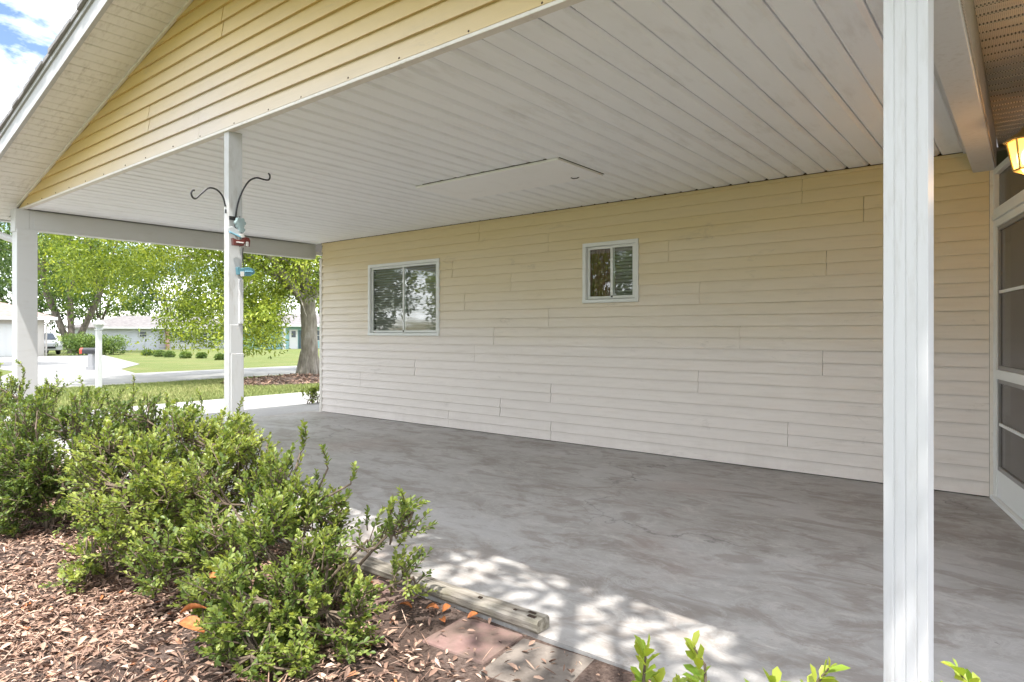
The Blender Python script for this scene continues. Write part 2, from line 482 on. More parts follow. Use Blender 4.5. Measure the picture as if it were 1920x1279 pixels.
m = new_mat('weathered_timber', (0.4, 0.36, 0.3), 0.85, 0.2); k = NT(m)
g = k.noise(k.pos((1.2, 16, 16)), 3.2, 7, 0.65)
c = k.ramp(g, [(0.28, (0.09, 0.075, 0.06)), (0.5, (0.25, 0.225, 0.19)), (0.75, (0.38, 0.35, 0.31))])
k.color(k.mix(k.math('MULTIPLY', k.fr(k.noise(k.pos(), 5, 5), 0.5, 0.7), 0.45), c, (0.21, 0.20, 0.11)))
k.bump(g, 0.7, 0.008)
M['timber'] = m
M['rot'] = new_mat('rotten_wood', (0.055, 0.04, 0.03), 0.95, 0.1)

# perforated brown soffit vinyl
m = new_mat('perforated_soffit', (0.42, 0.33, 0.25), 0.5, 0.35); k = NT(m)
vo = k.n.new('ShaderNodeTexVoronoi'); vo.inputs['Scale'].default_value = 105; vo.inputs['Randomness'].default_value = 0.0
k.link(k.pos((1, 1, 0.0), (0, 0, R(45))), vo.inputs['Vector'])
hole = k.fr(vo.outputs['Distance'], 0.36, 0.26)
c = k.mix(k.fr(k.noise(k.pos(), 2.5, 5), 0.35, 0.7), (0.70, 0.60, 0.49), (0.58, 0.48, 0.38))
k.color(k.mix(k.math('MULTIPLY', k.ramp(vo.outputs['Distance'], [(0.30, (1, 1, 1)), (0.38, (0, 0, 0))]), 0.85), c, (0.07, 0.045, 0.03)))
M['perf'] = m

# ------------------------------------------------------------------ ground, road, drives
def gz(x): return -0.06 - 0.012 * min(max(0.0, -9 - x), 81.0)

def sheet(name, poly, mat, lift, step=None, thick=0.0):
    """flat polygon laid on the ground (x breaks at -9 and -90 are handled by the caller)"""
    n = len(poly)
    v = [(x, y, gz(x) + lift) for x, y in poly] + [(x, y, gz(x) + lift - 0.12) for x, y in poly]
    f = [tuple(range(n))] + [(i, n + i, n + (i + 1) % n, (i + 1) % n) for i in range(n)]
    o = MB().add(v, f).build(name, mat)
    return tag(o, kind='structure')

xs = [-500, -90, -9, 300]
v = []; f = []
for x in xs: v += [(x, -400, gz(x)), (x, 500, gz(x))]
for i in range(3): f.append((2*i, 2*i+2, 2*i+3, 2*i+1))
tag(MB().add(v, f).build('lawn', M['lawn']), kind='structure')

sheet('road', [(-23.2, -200), (-17.7, -200), (-17.7, 260), (-23.2, 260)], M['road'], 0.012)
sheet('driveway', [(-11.45, -3.4), (-9.0, -3.4), (-9.0, 9.5), (-11.45, 9.0)], M['drive'], 0.030)
sheet('driveway_apron', [(-17.68, -3.2), (-11.46, -3.2), (-11.46, 0.6), (-17.68, 0.9)], M['drive'], 0.024)
tag(MB().box(-9.0, -8.215, 0.6, 8.6, -0.18, -0.022).build('driveway_strip', M['drive']), kind='structure')
sheet('neighbour_driveway', [(-23.22, 5.2), (-23.22, 9.0), (-27.0, 9.95), (-32.0, 12.6), (-54.5, 18.9), (-55.5, 15.2), (-55.5, 9.0), (-42.0, 7.6), (-29.0, 7.2)][::-1], M['road'], 0.016)
tag(MB().box(-8.205, 4.2, 2.0, 5.70, -0.16, 0.0).build('carport_slab', M['slab']), kind='structure')

# planting bed in front of the carport
nx, ny = 70, 30
gx = np.linspace(-9.0, 3.2, nx); gy = np.linspace(-1.6, 1.995, ny)
X, Y = np.meshgrid(gx, gy, indexing='ij')
Z = -0.030 + 0.008 * np.sin(X * 3.1 + Y * 2.2) + 0.006 * np.sin(X * 7.3 - Y * 5.1) + 0.003 * RNG.normal(size=X.shape)
Z = np.where(Y > 1.55, -0.013 + (Z + 0.03) * 0.25, Z)
V = np.stack([X, Y, Z], -1).reshape(-1, 3)
ii, jj = np.meshgrid(np.arange(nx - 1), np.arange(ny - 1), indexing='ij')
a = (ii * ny + jj).ravel()
F = np.stack([a, a + ny, a + ny + 1, a + 1], 1)
tag(link_mesh('planting_bed', np_mesh('planting_bed', V, F), M['soil']), kind='structure')

# ------------------------------------------------------------------ the house and its carport
house = empty('house', (-8.03, 5.63, 0))
tag(house, 'beige vinyl-sided house with an open carport, white posts and a low gable roof', 'house')
YW, YG = 5.63, 2.10
WINDOWS = [(-6.953, -5.61, 1.109, 2.055), (-3.555, -2.926, 1.449, 2.055)]
C = 0.1

def course_profile(z0, z1, base):
    """outline (depth, z) of lapped courses between two heights"""
    pts = []
    z = z0
    while z < z1 - 1e-6:
        i = math.floor((z - base) / C + 1e-6)
        zb, zt = base + i * C, min(base + (i + 1) * C, z1)
        d = lambda q: 0.020 - 0.016 * (q - zb) / C
        pts += [(d(z), z)]
        if zt - z > 0.012 and zt < 1.45: pts += [(d(zt - 0.0035), zt - 0.0035), (0.0015, zt - 0.0033), (0.0015, zt)]
        else: pts += [(d(zt), zt)]
        z = base + (i + 1) * C
    return [(0.0, z0)] + pts + [(0.0, z1)]

wall_mb = MB()      # sheathing with window openings
zs = sorted({-0.05, 2.6, 1.109, 1.449, 2.055})
cuts = sorted({-8.03, -0.19} | {w[0] for w in WINDOWS} | {w[1] for w in WINDOWS})
for i in range(len(cuts) - 1):
    xm = (cuts[i] + cuts[i + 1]) / 2
    holes = [(w[2], w[3]) for w in WINDOWS if w[0] < xm < w[1]]
    zz0 = -0.05
    for h in holes:
        wall_mb.box(cuts[i], cuts[i + 1], YW + 0.004, YW + 0.11, zz0, h[0]); zz0 = h[1]
    wall_mb.box(cuts[i], cuts[i + 1], YW + 0.004, YW + 0.11, zz0, 2.6)
side_wall = wall_mb.build('side_wall', M['gap'], house)

SEAMS = {0: [-3.959, -5.466], 1: [-4.656, -1.561], 2: [-7.134, -3.959], 3: [-6.054, -2.334], 4: [-5.043, -1.294],
         5: [-4.75, -1.958], 6: [-3.986, -7.4], 7: [-2.319, -5.2], 8: [-1.267, -4.5], 9: [-2.62, -5.4], 10: [-3.986, -1.0], 11: [-4.969, -1.45]}
for r in range(12):
    z0, z1 = 0.009 + 0.2 * r, (0.009 + 0.2 * (r + 1) if r < 11 else 2.437)
    br = sorted([-8.005, -0.215] + SEAMS[r])
    for i in range(len(br) - 1):
        xa, xb = br[i] + (0.0016 if i else 0), br[i + 1] - 0.0016
        off = 0.0014 * ((i + r) % 2)
        ys = sorted([xa, xb] + [c for w in WINDOWS for c in (w[0], w[1]) if xa < c < xb and w[2] < z1 - .001 and w[3] > z0 + .001])
        for j in range(len(ys) - 1):
            xm = (ys[j] + ys[j + 1]) / 2
            spans = [(z0, z1)]
            for w in WINDOWS:
                if w[0] < xm < w[1]:
                    spans = [s for a0, a1 in spans for s in ((a0, min(a1, w[2])), (max(a0, w[3]), a1)) if s[1] - s[0] > 0.004]
            for s0, s1 in spans:
                sec = course_profile(s0, s1, 0.009)
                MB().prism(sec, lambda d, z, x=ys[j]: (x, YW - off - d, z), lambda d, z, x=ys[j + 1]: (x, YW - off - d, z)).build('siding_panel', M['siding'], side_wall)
# corner trims and a dark strip drawn as the shade gap under the ceiling
MB().box(-8.06, -8.006, YW - 0.022, YW + 0.02, 0.0, 2.226).build('corner_post', M['trim'], house, 0.004)
MB().box(-0.214, -0.186, YW - 0.024, YW + 0.0, 0.0, 2.284).build('corner_post', M['trim'], house, 0.003)
MB().box(-8.0, -0.32, YW - 0.024, YW - 0.020, 2.4345, 2.4388).build('ceiling_shade_strip', M['screw'], house)

# gable wall
gw = MB()
xa, xb, xm = RAKE[2], 2 * RAKE[3] - RAKE[2], RAKE[3]
sec = [(xa, 2.458), (xb, 2.458), (xb, 2.499), (xm, zr(xm)), (xa, 2.499)]
gw.prism(sec, lambda x, z: (x, YG + 0.012, z), lambda x, z: (x, YG + 0.10, z))
gable = gw.build('gable_wall', M['gap'], house)
GSEAM = {0: [-4.377, -1.2], 1: [-5.16, -1.9], 2: [-4.585, -2.6], 3: [-4.061], 4: [-4.9]}
for r in range(5):
    z0, z1 = 2.46 + 0.2 * r, min(2.46 + 0.2 * (r + 1), zr(xm) - 0.01)
    xl = lambda z: RAKE[2] + max(0, z - RAKE[0]) / RAKE[1] + 0.03
    xr = lambda z: 2 * RAKE[3] - xl(z)
    br = [None] + [s for s in sorted(GSEAM[r]) if xl(z1) + .05 < s < xr(z1) - .05] + [None]
    for i in range(len(br) - 1):
        f0 = (lambda z: xl(z)) if br[i] is None else (lambda z, s=br[i]: s + 0.003)
        f1 = (lambda z: xr(z)) if br[i + 1] is None else (lambda z, s=br[i + 1]: s - 0.003)
        off = 0.0015 * ((i + r) % 2)
        secp = course_profile(z0, z1, 2.46)
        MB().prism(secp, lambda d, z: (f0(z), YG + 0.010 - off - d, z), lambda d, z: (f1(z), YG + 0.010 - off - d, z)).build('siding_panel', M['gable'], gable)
MB().box(xa, xb + 0.1, YG - 0.016, YG + 0.03, 2.438, 2.4565).build('gable_trim', M['trim'], house, 0.003)
scr = MB().lathe([(0.0055, 0), (0.0055, 0.003), (0.002, 0.005)], (0, 0, 0), 7)
scr.map(lambda x, y, z: (x, -z, y)); scr_me = scr.mesh('screw'); scr_me.materials.append(M['screw'])
for i in range(19):
    o = bpy.data.objects.new('screw', scr_me); COL.objects.link(o)
    o.location = (-8.0 + 0.405 * i + random.uniform(-.05, .05), YG - 0.008, 2.472 + random.uniform(-.003, .003)); adopt(o, gable)

# carport ceiling of formed metal panels
ceil = MB().box(-8.19, -0.19, YG + 0.03, YW, 2.492, 2.50).build('carport_ceiling', M['ceiling'], house)
sec = [(0, .030), (-.0035, .030), (-.005, .014), (-.026, 0), (-.136, 0), (-.148, .010), (-.150, .026), (-.1545, .026), (-.157, .010), (-.178, 0.0), (-.2885, 0.0), (-.3015, .011), (-.303, .030), (-.3065, .030), (-.3065, .048), (0, .048)]
sec = [(x, z) for x, z in sec]
pm = MB().prism(sec, lambda x, z: (x, YG + 0.03, 2.44 + z), lambda x, z: (x, YW - 0.006, 2.44 + z)).mesh('ceiling_panel')
pm.materials.append(M['ceiling'])
for i in range(26):
    o = bpy.data.objects.new('ceiling_panel', pm); o.location = (-0.196 - 0.307 * i, 0, random.uniform(-.0012, .0012)); COL.objects.link(o); adopt(o, ceil)
hatch = MB().box(-4.215, -2.70, 3.92, 4.56, 2.420, 2.4385).build('attic_hatch', M['hatch'], ceil, 0.003)
MB().box(-4.12, -2.80, 3.912, 3.919, 2.4375, 2.4425).build('hatch_gap', M['gap'], ceil)
MB().box(-2.699, -2.691, 3.93, 4.57, 2.4375, 2.4425).build('hatch_gap', M['gap'], ceil)
MB().tube([(-2.93, 4.44, 2.421), (-2.915, 4.45, 2.412), (-2.88, 4.46, 2.412), (-2.865, 4.465, 2.421)], 0.004, 6).build('hatch_handle', M['gap'], ceil)

# beams and posts
bm_ = MB().box(-8.335, -8.195, YG + 0.002, YW + 0.01, 2.227, 2.437)
bm_.box(-8.195, -8.189, YG + 0.09, YW - 0.03, 2.24, 2.425)
far_beam = bm_.build('beam', M['beam'], house, 0.004)
MB().box(-8.35, -8.188, YG - 0.075, YG + 0.05, 2.20, 2.437).build('beam_end', M['beam'], house, 0.004)
MB().box(-0.31, -0.185, YG - 0.02, YW - 0.003, 2.285, 2.46).build('beam', M['white'], house, 0.004)
MB().box(-0.365, -0.312, YG + 0.04, YW - 0.02, 2.4265, 2.4395).build('beam_trim', M['white'], house, 0.002)
MB().box(-0.1845, -0.176, YG + 0.0, YW + 0.0, 2.30, 2.52).build('beam_cover', M['perf'], house)

def grooved_post(x0, x1, y0, y1, z1, mat):
    w = x1 - x0
    sec = [(x0, y0)]
    for t in (0.25, 0.5, 0.75):
        g = 0.0022
        sec += [(x0 + w*t - g, y0), (x0 + w*t, y0 + 0.0035), (x0 + w*t + g, y0)]
    sec += [(x1, y0), (x1, y1), (x0, y1)]
    return MB().prism(sec, lambda x, y: (x, y, 0.0), lambda x, y: (x, y, z1))
grooved_post(-0.324, -0.216, 2.10, 2.235, 2.284, None).build('post', M['white'], house, 0.0025)
p2 = MB().box(-4.045, -3.985, 2.098, 2.190, 0.0, 2.45)
p2.box(-4.05, -3.977, 2.112, 2.196, 0.0, 1.02)
p2.box(-4.048, -3.981, 2.106, 2.193, 1.02, 1.205)
mid_post = p2.build('post', M['worn_white'], house, 0.003)
tag(mid_post, 'weathered middle post with a lapped lower casing')
MB().box(-3.984, -3.968, 2.160, 2.189, 1.21, 1.50).build('conduit', M['white'], house, 0.003)
MB().box(-8.335, -8.165, 2.035, 2.215, 0.0, 2.226).build('post', M['beam'], house, 0.004)

# roof: two slopes, rake fascia, rake soffit boards
YR0, YR1 = 1.69, 12.4
OV = 0.45
OVE = {-1: 0.45, 1: 0.045}      # overhang at the west and east eaves
roof_mb = MB()
th = 0.17
for sgn in (-1, 1):
    xe = xm + sgn * ((xm - xa) + OVE[sgn])
    ze = zr(xm) - RAKE[1] * ((xm - xa) + OVE[sgn])
    sec = [(xm, zr(xm) + 0.035), (xe, ze + 0.035), (xe, ze + th), (xm, zr(xm) + th)]
    if sgn > 0: sec = sec[::-1]
    roof_mb.prism(sec, lambda x, z: (x, YR0 + 0.02, z), lambda x, z: (x, YR1, z))
roof = roof_mb.build('roof', M['shingle'], house)
for sgn in (-1, 1):
    xe = xm + sgn * ((xm - xa) + OVE[sgn] + 0.02); ze = zr(xm) - RAKE[1] * ((xm - xa) + OVE[sgn] + 0.02)
    for (d0, d1, ya, yb) in ((-0.012, 0.115, YR0 - 0.012, YR0 + 0.018), (0.117, 0.150, YR0 - 0.026, YR0 + 0.018)):
        sec = [(xm, zr(xm) + d0), (xe, ze + d0), (xe, ze + d1), (xm, zr(xm) + d1)]
        MB().prism(sec, lambda x, z: (x, ya, z), lambda x, z: (x, yb, z)).build('rake_fascia', M['fascia'], roof)
    # shingle courses showing their edge along the rake
    nsh = 30
    for i in range(nsh):
        t0, t1 = i / nsh, (i + 1) / nsh
        x0_, x1_ = xe + (xm - xe) * t0, xe + (xm - xe) * t1
        z0_, z1_ = ze + (zr(xm) - ze) * t0, ze + (zr(xm) - ze) * t1
        jit = random.uniform(-.008, .008)
        sec = [(x0_, z0_ + 0.153), (x1_, z1_ + 0.153), (x1_, z1_ + 0.178), (x0_, z0_ + 0.190)]
        MB().prism(sec, lambda x, z: (x, YR0 - 0.045 + jit, z), lambda x, z: (x, YR0 + 0.35, z)).build('shingle', M['shingle'], roof)
# soffit boards under the rake: each runs from gable wall to fascia
step = 0.10
nb_ = int(((xm - xa) + OV) / step)
for sgn in (-1, 1):
    for i in range(nb_ + 1):
        a0, a1 = i * step + 0.0015, min((i + 1) * step - 0.0015, (xm - xa) + OVE[sgn])
        if a1 - a0 < 0.03: continue
        x0_, x1_ = xm + sgn * a0, xm + sgn * a1
        z0_, z1_ = zr(xm) - RAKE[1] * a0, zr(xm) - RAKE[1] * a1
        dz = random.uniform(-.0015, .0015)
        sec = [(x0_, z0_ + dz), (x0_, z0_ + 0.03), (x1_, z1_ + 0.03), (x1_, z1_ + dz), (x1_ - sgn * 0.008, z1_ + dz - 0.0035 + RAKE[1]*0.008), (x0_ + sgn * 0.008, z0_ + dz - 0.0035 - RAKE[1]*0.008)]
        if sgn > 0: sec = sec[::-1]
        MB().prism(sec, lambda x, z: (x, YR0 + 0.019, z), lambda x, z: (x, YG + 0.002, z)).build('soffit_board', M['soffit'], roof)
# rake J-channel on the gable
for sgn in (-1, 1):
    xe = xm + sgn * (xm - xa); ze = zr(xe - 1e-6 * sgn) if sgn > 0 else RAKE[0]
    sec = [(xm, zr(xm) - 0.022), (xe, 2.499 - 0.022), (xe, 2.499 - 0.004), (xm, zr(xm) - 0.004)]
    MB().prism(sec, lambda x, z: (x, YG - 0.022, z), lambda x, z: (x, YG - 0.004, z)).build('rake_channel', M['trim'], roof)
# eave gutter with outlet on the west side
xe = xm - ((xm - xa) + OV); ze = zr(xm) - RAKE[1] * ((xm - xa) + OV)
sec = [(xe - 0.02, ze + 0.10), (xe - 0.125, ze + 0.10), (xe - 0.125, ze + 0.06), (xe - 0.10, ze - 0.01), (xe - 0.02, ze - 0.01)]
gut = MB().prism(sec, lambda x, z: (x, YR0 + 0.05, z), lambda x, z: (x, 9.0, z)).build('gutter', M['white'], roof)
MB().tube([(xe - 0.07, 1.80, ze), (xe - 0.07, 1.80, ze - 0.08), (-8.45, 2.10, ze - 0.26), (-8.41, 2.14, ze - 0.34), (-8.41, 2.14, 0.1)], 0.036, 8).build('downspout', M['white'], roof)
for i in range(12):
    MB().box(xe - 0.0, RAKE[2] - 0.03, YG + 0.3 * i + 0.003, YG + 0.3 * i + 0.297, ze + 0.005, ze + 0.02).build('soffit_board', M['soffit'], roof)
# rest of the body
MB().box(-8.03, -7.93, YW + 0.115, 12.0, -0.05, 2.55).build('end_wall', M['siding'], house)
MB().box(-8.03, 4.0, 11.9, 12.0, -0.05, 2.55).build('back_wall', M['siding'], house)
MB().box(-7.92, 3.9, YW + 0.12, 11.89, 2.445, 2.47).build('room_ceiling', M['room'], house)
MB().box(-7.92, -0.25, 8.2, 8.3, -0.0, 2.44).build('room_wall', M['room'], house)
MB().box(-7.92, -0.25, YW + 0.12, 8.19, -0.10, -0.005).build('room_floor', M['room'], house)

# windows
def window(x0, x1, z0, z1, curtain):
    w = empty('window', (x0, YW, z0)); adopt(w, house)
    w.location = (0, 0, 0); w.matrix_parent_inverse = Matrix.Translation(-house.location)
    fw_ = 0.038
    yo, yi = YW - 0.030, YW + 0.03
    fr = MB()
    fr.box(x0, x1, yo, yi, z1 - fw_, z1); fr.box(x0, x1, yo - 0.006, yi, z0, z0 + fw_ * 0.9)
    fr.box(x0, x0 + fw_, yo, yi, z0 + fw_ * .9, z1 - fw_); fr.box(x1 - fw_, x1, yo, yi, z0 + fw_ * .9, z1 - fw_)
    frame = fr.build('window_frame', M['frame'], w, 0.003)
    xm_ = (x0 + x1) / 2 + 0.02
    for a_, b_, yy in ((x0 + fw_ + .004, xm_ + 0.018, YW + 0.004), (xm_ - 0.018, x1 - fw_ - .004, YW - 0.014)):
        s = MB(); t = 0.026
        za, zb = z0 + fw_ + .002, z1 - fw_ - .002
        s.box(a_, b_, yy, yy + 0.016, zb - t, zb); s.box(a_, b_, yy, yy + 0.016, za, za + t)
        s.box(a_, a_ + t, yy, yy + 0.016, za + t, zb - t); s.box(b_ - t, b_, yy, yy + 0.016, za + t, zb - t)
        s.build('sash', M['frame'], w, 0.002)
        MB().box(a_ + t, b_ - t, yy + 0.006, yy + 0.009, za + t, zb - t).build('pane', M['glass'], w)
    MB().box(xm_ - 0.008, xm_ + 0.008, YW - 0.022, YW - 0.014, (z0 + fw_) + .012, z0 + fw_ + .03).build('latch', M['gap'], w)
    bl = MB()
    n = int((z1 - z0 - 0.06) / 0.034)
    xe_ = x1 - fw_ if not curtain else x1 - fw_
    xs_ = x0 + fw_ if not curtain else xm_
    for i in range(n):
        z = z0 + 0.03 + i * 0.034
        bl.add([(xs_, YW + 0.054, z), (xe_, YW + 0.054, z), (xe_, YW + 0.040, z + 0.026), (xs_, YW + 0.040, z + 0.026)], [(0, 1, 2, 3)])
    o = bl.build('blind', M['blind'], w); o['kind'] = 'stuff'
    if curtain:
        nn = 40; cv = []; cf = []
        for i in range(nn + 1):
            x = x0 + 0.01 + (xm_ - x0) * i / nn; y = YW + 0.055 + 0.010 * math.sin(i * 1.1)
            cv += [(x, y, z0 + 0.02), (x, y, z1 - 0.02)]
        for i in range(nn): cf.append((2*i, 2*i+2, 2*i+3, 2*i+1))
        MB().add(cv, cf).build('curtain', M['curtain'], w)
    return w
tag(window(*WINDOWS[0], False), 'wide sliding window with closed blinds')
tag(window(*WINDOWS[1], True), 'small sliding window with a brown curtain')

# screened entry wall at an angle to the carport wall
CS = Vector((-0.186, 5.625)); TD = Vector((0.235, -0.972)); ND = Vector((-0.972, -0.235))
def sl(s, n, z):
    p = CS + TD * s + ND * n
    return (p.x, p.y, z)
entry = empty('screen_wall', (0, 0, 0)); entry.parent = house; entry.matrix_parent_inverse = Matrix.Translation(-house.location)
def sbox(name, mat, *b, bevel=0.0):
    mb = MB()
    for q in b: mb.box(*q)
    mb.map(sl)
    mb.f = [f[::-1] for f in mb.f]
    return mb.build(name, mat, entry, bevel)
sbox('jamb', M['frame'], (0.0, 0.045, -0.05, 0.012, 0.0, 2.285), bevel=0.002)
sbox('header', M['frame'], (0.045, 2.4, -0.05, 0.014, 2.245, 2.285), (0.045, 2.4, -0.05, 0.014, 1.965, 2.005), bevel=0.002)
sbox('header', M['frame'], (0.045, 1.0, -0.04, 0.026, 1.928, 1.962), bevel=0.002)
sbox('transom_screen', M['screen'], (0.045, 2.4, -0.02, -0.016, 2.006, 2.244))
sbox('door_frame', M['frame'], (0.048, 0.10, -0.03, 0.012, 0.03, 1.926), (0.87, 0.93, -0.03, 0.012, 0.03, 1.926),
     (0.10, 0.87, -0.03, 0.012, 1.875, 1.926), (0.10, 0.87, -0.03, 0.012, 0.838, 0.902), bevel=0.002)
sbox('kick_panel', M['frame'], (0.10, 0.87, -0.02, 0.004, 0.03, 0.215), bevel=0.002)
sbox('threshold', M['frame'], (0.0, 2.4, -0.05, 0.03, 0.0, 0.028), bevel=0.002)
for za, zb in ((0.903, 1.874), (0.216, 0.837)):
    sbox('inner_frame', M['grey_frame'], (0.10, 0.128, -0.02, 0.004, za, zb), (0.842, 0.87, -0.02, 0.004, za, zb), (0.128, 0.842, -0.02, 0.004, za, za + 0.026), (0.128, 0.842, -0.02, 0.004, zb - 0.026, zb), bevel=0.001)
    zm_ = {0.903: 1.43, 0.216: 0.53}[za]
    sbox('cross_bar', M['frame'], (0.128, 0.842, -0.016, 0.002, zm_ - 0.010, zm_ + 0.010), bevel=0.001)
    sbox('door_screen', M['screen'], (0.128, 0.842, -0.010, -0.007, za + 0.026, zm_ - 0.010))
    sbox('door_screen', M['screen'], (0.128, 0.842, -0.010, -0.007, zm_ + 0.010, zb - 0.026))
sbox('jamb', M['frame'], (0.935, 0.99, -0.05, 0.012, 0.0285, 1.9275), bevel=0.002)
sbox('side_screen', M['screen'], (0.99, 2.4, -0.02, -0.016, 0.03, 1.964))
for hz_ in (0.75, 1.62):
    sbox('hinge', M['white'], (-0.012, 0.0, 0.002, 0.014, hz_, hz_ + 0.10))
# room behind the screens
rb = MB()
rb.box(-0.1, 1.6, YW + 0.09, YW + 0.11, 0, 2.44)
MB().box(1.62, 1.7, 3.0, YW + 0.1, 0, 2.49).build('room_wall', M['room'], house)
rb.build('room_wall', M['room'], house)

# entry soffit right of the beam
ent = MB().box(-0.175, 1.1, 1.76, YW + 0.6, 2.53, 2.545).build('entry_soffit', M['perf'], house)
sec = [(0.0, .014), (.006, .014), (.014, 0), (.086, 0), (.094, .014), (.100, .014), (.100, .022), (0, .022)]
sm_ = MB().prism(sec, lambda y, z: (-0.175, y, 2.50 + z), lambda y, z: (1.1, y, 2.50 + z)).mesh('soffit_panel'); sm_.materials.append(M['perf'])
for i in range(44):
    o = bpy.data.objects.new('soffit_panel', sm_); o.location = (0, 1.78 + 0.1003 * i, random.uniform(-.001, .001)); COL.objects.link(o); adopt(o, ent)
MB().box(-0.17, 1.12, 1.73, 1.76, 2.47, 2.66).build('entry_fascia', M['white'], house)
MB().box(-0.17, 1.12, 1.74, 6.3, 2.60, 2.64).build('entry_roof', M['shingle'], house)

# ------------------------------------------------------------------ lantern at the entry
lc = sl(1.30, 0.13, 2.09)
lan = empty('wall_lantern', lc)
tag(lan, 'lit brass wall lantern glowing above the screen door', 'lantern')
M['brass'] = new_mat('brass', (0.62, 0.43, 0.16), 0.35, 0.5, 0.7)
m = new_mat('lantern_glass', (0.9, 0.7, 0.35), 0.3); P(m).inputs['Emission Color'].default_value = (1.0, 0.50, 0.14, 1); P(m).inputs['Emission Strength'].default_value = 0.32
P(m).inputs['Transmission Weight'].default_value = 0.6; M['lglass'] = m
m = new_mat('bulb', (1, 0.9, 0.7), 0.3); P(m).inputs['Emission Color'].default_value = (1.0, 0.66, 0.28, 1); P(m).inputs['Emission Strength'].default_value = 8; M['bulb'] = m
def lan_pt(a, r, z): return (lc[0] + r * math.cos(a), lc[1] + r * math.sin(a), lc[2] + z)
n6 = 6
cap = MB()
cap.lathe([(0.10, 0.068), (0.104, 0.075), (0.06, 0.105), (0.03, 0.125), (0.012, 0.15), (0.004, 0.16)], lc, 6)
cap.build('lantern_cap', M['brass'], lan)
MB().lathe([(0.012, -0.105), (0.035, -0.095), (0.058, -0.085), (0.058, -0.075)], lc, 6).build('lantern_base', M['brass'], lan)
fr_ = MB()
for i in range(6):
    a = i * math.pi / 3
    fr_.tube([lan_pt(a, 0.056, -0.078), lan_pt(a, 0.086, 0.07)], 0.0055, 6)
fr_.build('lantern_frame', M['brass'], lan)
for i in range(6):
    a0, a1 = i * math.pi / 3, (i + 1) * math.pi / 3
    MB().add([lan_pt(a0, 0.052, -0.075), lan_pt(a1, 0.052, -0.075), lan_pt(a1, 0.082, 0.068), lan_pt(a0, 0.082, 0.068)], [(0, 1, 2, 3)]).build('lantern_pane', M['lglass'], lan)
MB().lathe([(0.006, -0.06), (0.016, -0.05), (0.024, -0.02), (0.02, 0.01), (0.008, 0.03)], lc, 12).build('bulb', M['bulb'], lan, smooth=True)
MB().tube([lan_pt(0, 0.0, 0.15), lan_pt(0, 0, 0.185), sl(1.30, 0.08, 2.275), sl(1.30, 0.014, 2.265)], 0.009, 8).build('lantern_arm', M['brass'], lan)
pl = bpy.data.lights.new('lantern_light', 'POINT'); pl.energy = 1.2; pl.color = (1.0, 0.55, 0.2); pl.shadow_soft_size = 0.03
po = bpy.data.objects.new('lantern_light', pl); po.location = lan_pt(0, 0.0, -0.135); COL.objects.link(po); adopt(po, lan)

# ------------------------------------------------------------------ iron hooks and hanging ornaments on the middle post
def hook(name, label, pts, plate):
    h = empty(name, plate[0:1] + plate[1:3]); h.location = plate[:3]
    tag(h, label, 'hook', 'iron plant hooks on the middle post')
    sp_ = []; V_ = [Vector(p) for p in pts]
    for i in range(len(V_) - 1):
        p0, a, b, p3 = V_[max(i-1, 0)], V_[i], V_[i+1], V_[min(i+2, len(V_)-1)]
        for q in range(5):
            t = q / 5; sp_.append(0.5 * ((2*a) + (b-p0)*t + (2*p0-5*a+4*b-p3)*t*t + (3*a-p0-3*b+p3)*t**3))
    sp_.append(V_[-1])
    MB().tube(sp_, 0.0055, 8).build('hook_arm', M['black_iron'], h, smooth=True)
    x, y, z = plate[:3]
    MB().box(x - 0.003, x + 0.004, y - plate[3], y + plate[4], z - 0.012, z + 0.012).build('mounting_plate', M['black_iron'], h)
    return h
XH = -3.978
hook('plant_hook', 'tall black iron hook curving up to the right from the middle post',
     [(XH, 2.138, 1.80), (XH, 2.14, 1.88), (XH + .004, 2.15, 1.97), (XH + .01, 2.178, 2.06), (XH + .015, 2.22, 2.135), (XH + .02, 2.27, 2.168), (XH + .025, 2.32, 2.166), (XH + .027, 2.352, 2.168), (XH + .027, 2.364, 2.185), (XH + .027, 2.362, 2.205), (XH + .027, 2.352, 2.212)],
     (XH, 2.125, 1.885, 0.028, 0.028))
XL = -4.015
hook('plant_hook', 'small black iron hook reaching left from the middle post',
     [(XL, 2.092, 1.96), (XL, 2.075, 2.02), (XL, 2.035, 2.058), (XL, 1.985, 2.06), (XL, 1.94, 2.02), (XL, 1.905, 1.982), (XL, 1.885, 1.985), (XL, 1.876, 2.008), (XL, 1.884, 2.028), (XL, 1.896, 2.03)],
     (XL, 2.094, 1.93, 0.004, 0.004))

def solid(name, col, rough=0.45):
    if name not in M:
        m = new_mat(name, col, rough, 0.45); k = NT(m)
        k.color(k.mix(k.math('MULTIPLY', k.fr(k.noise(k.pos(), 35, 5), 0.45, 0.65), 0.4), col, tuple(c * 0.5 + 0.1 for c in col)))
        M[name] = m
    return M[name]
orn = empty('hanging_ornament', (XH + 0.03, 2.15, 1.86))
tag(orn, 'wind chime of grey, white and red painted pieces strung on the middle post', 'ornament')
def petal_disc(c, r, n, th_, name, mat):
    mb = MB(); seg = n * 6; ring = []
    for i in range(seg):
        t = 2 * math.pi * i / seg; rr = r * (0.78 + 0.22 * abs(math.cos(t * n / 2)))
        ring.append((rr * math.cos(t), rr * math.sin(t)))
    mb.prism(ring, lambda a_, b_: (c[0] - th_, c[1] + a_, c[2] + b_), lambda a_, b_: (c[0] + th_, c[1] + a_ * 0.9, c[2] + b_ * 0.9))
    return mb.build(name, mat, orn)
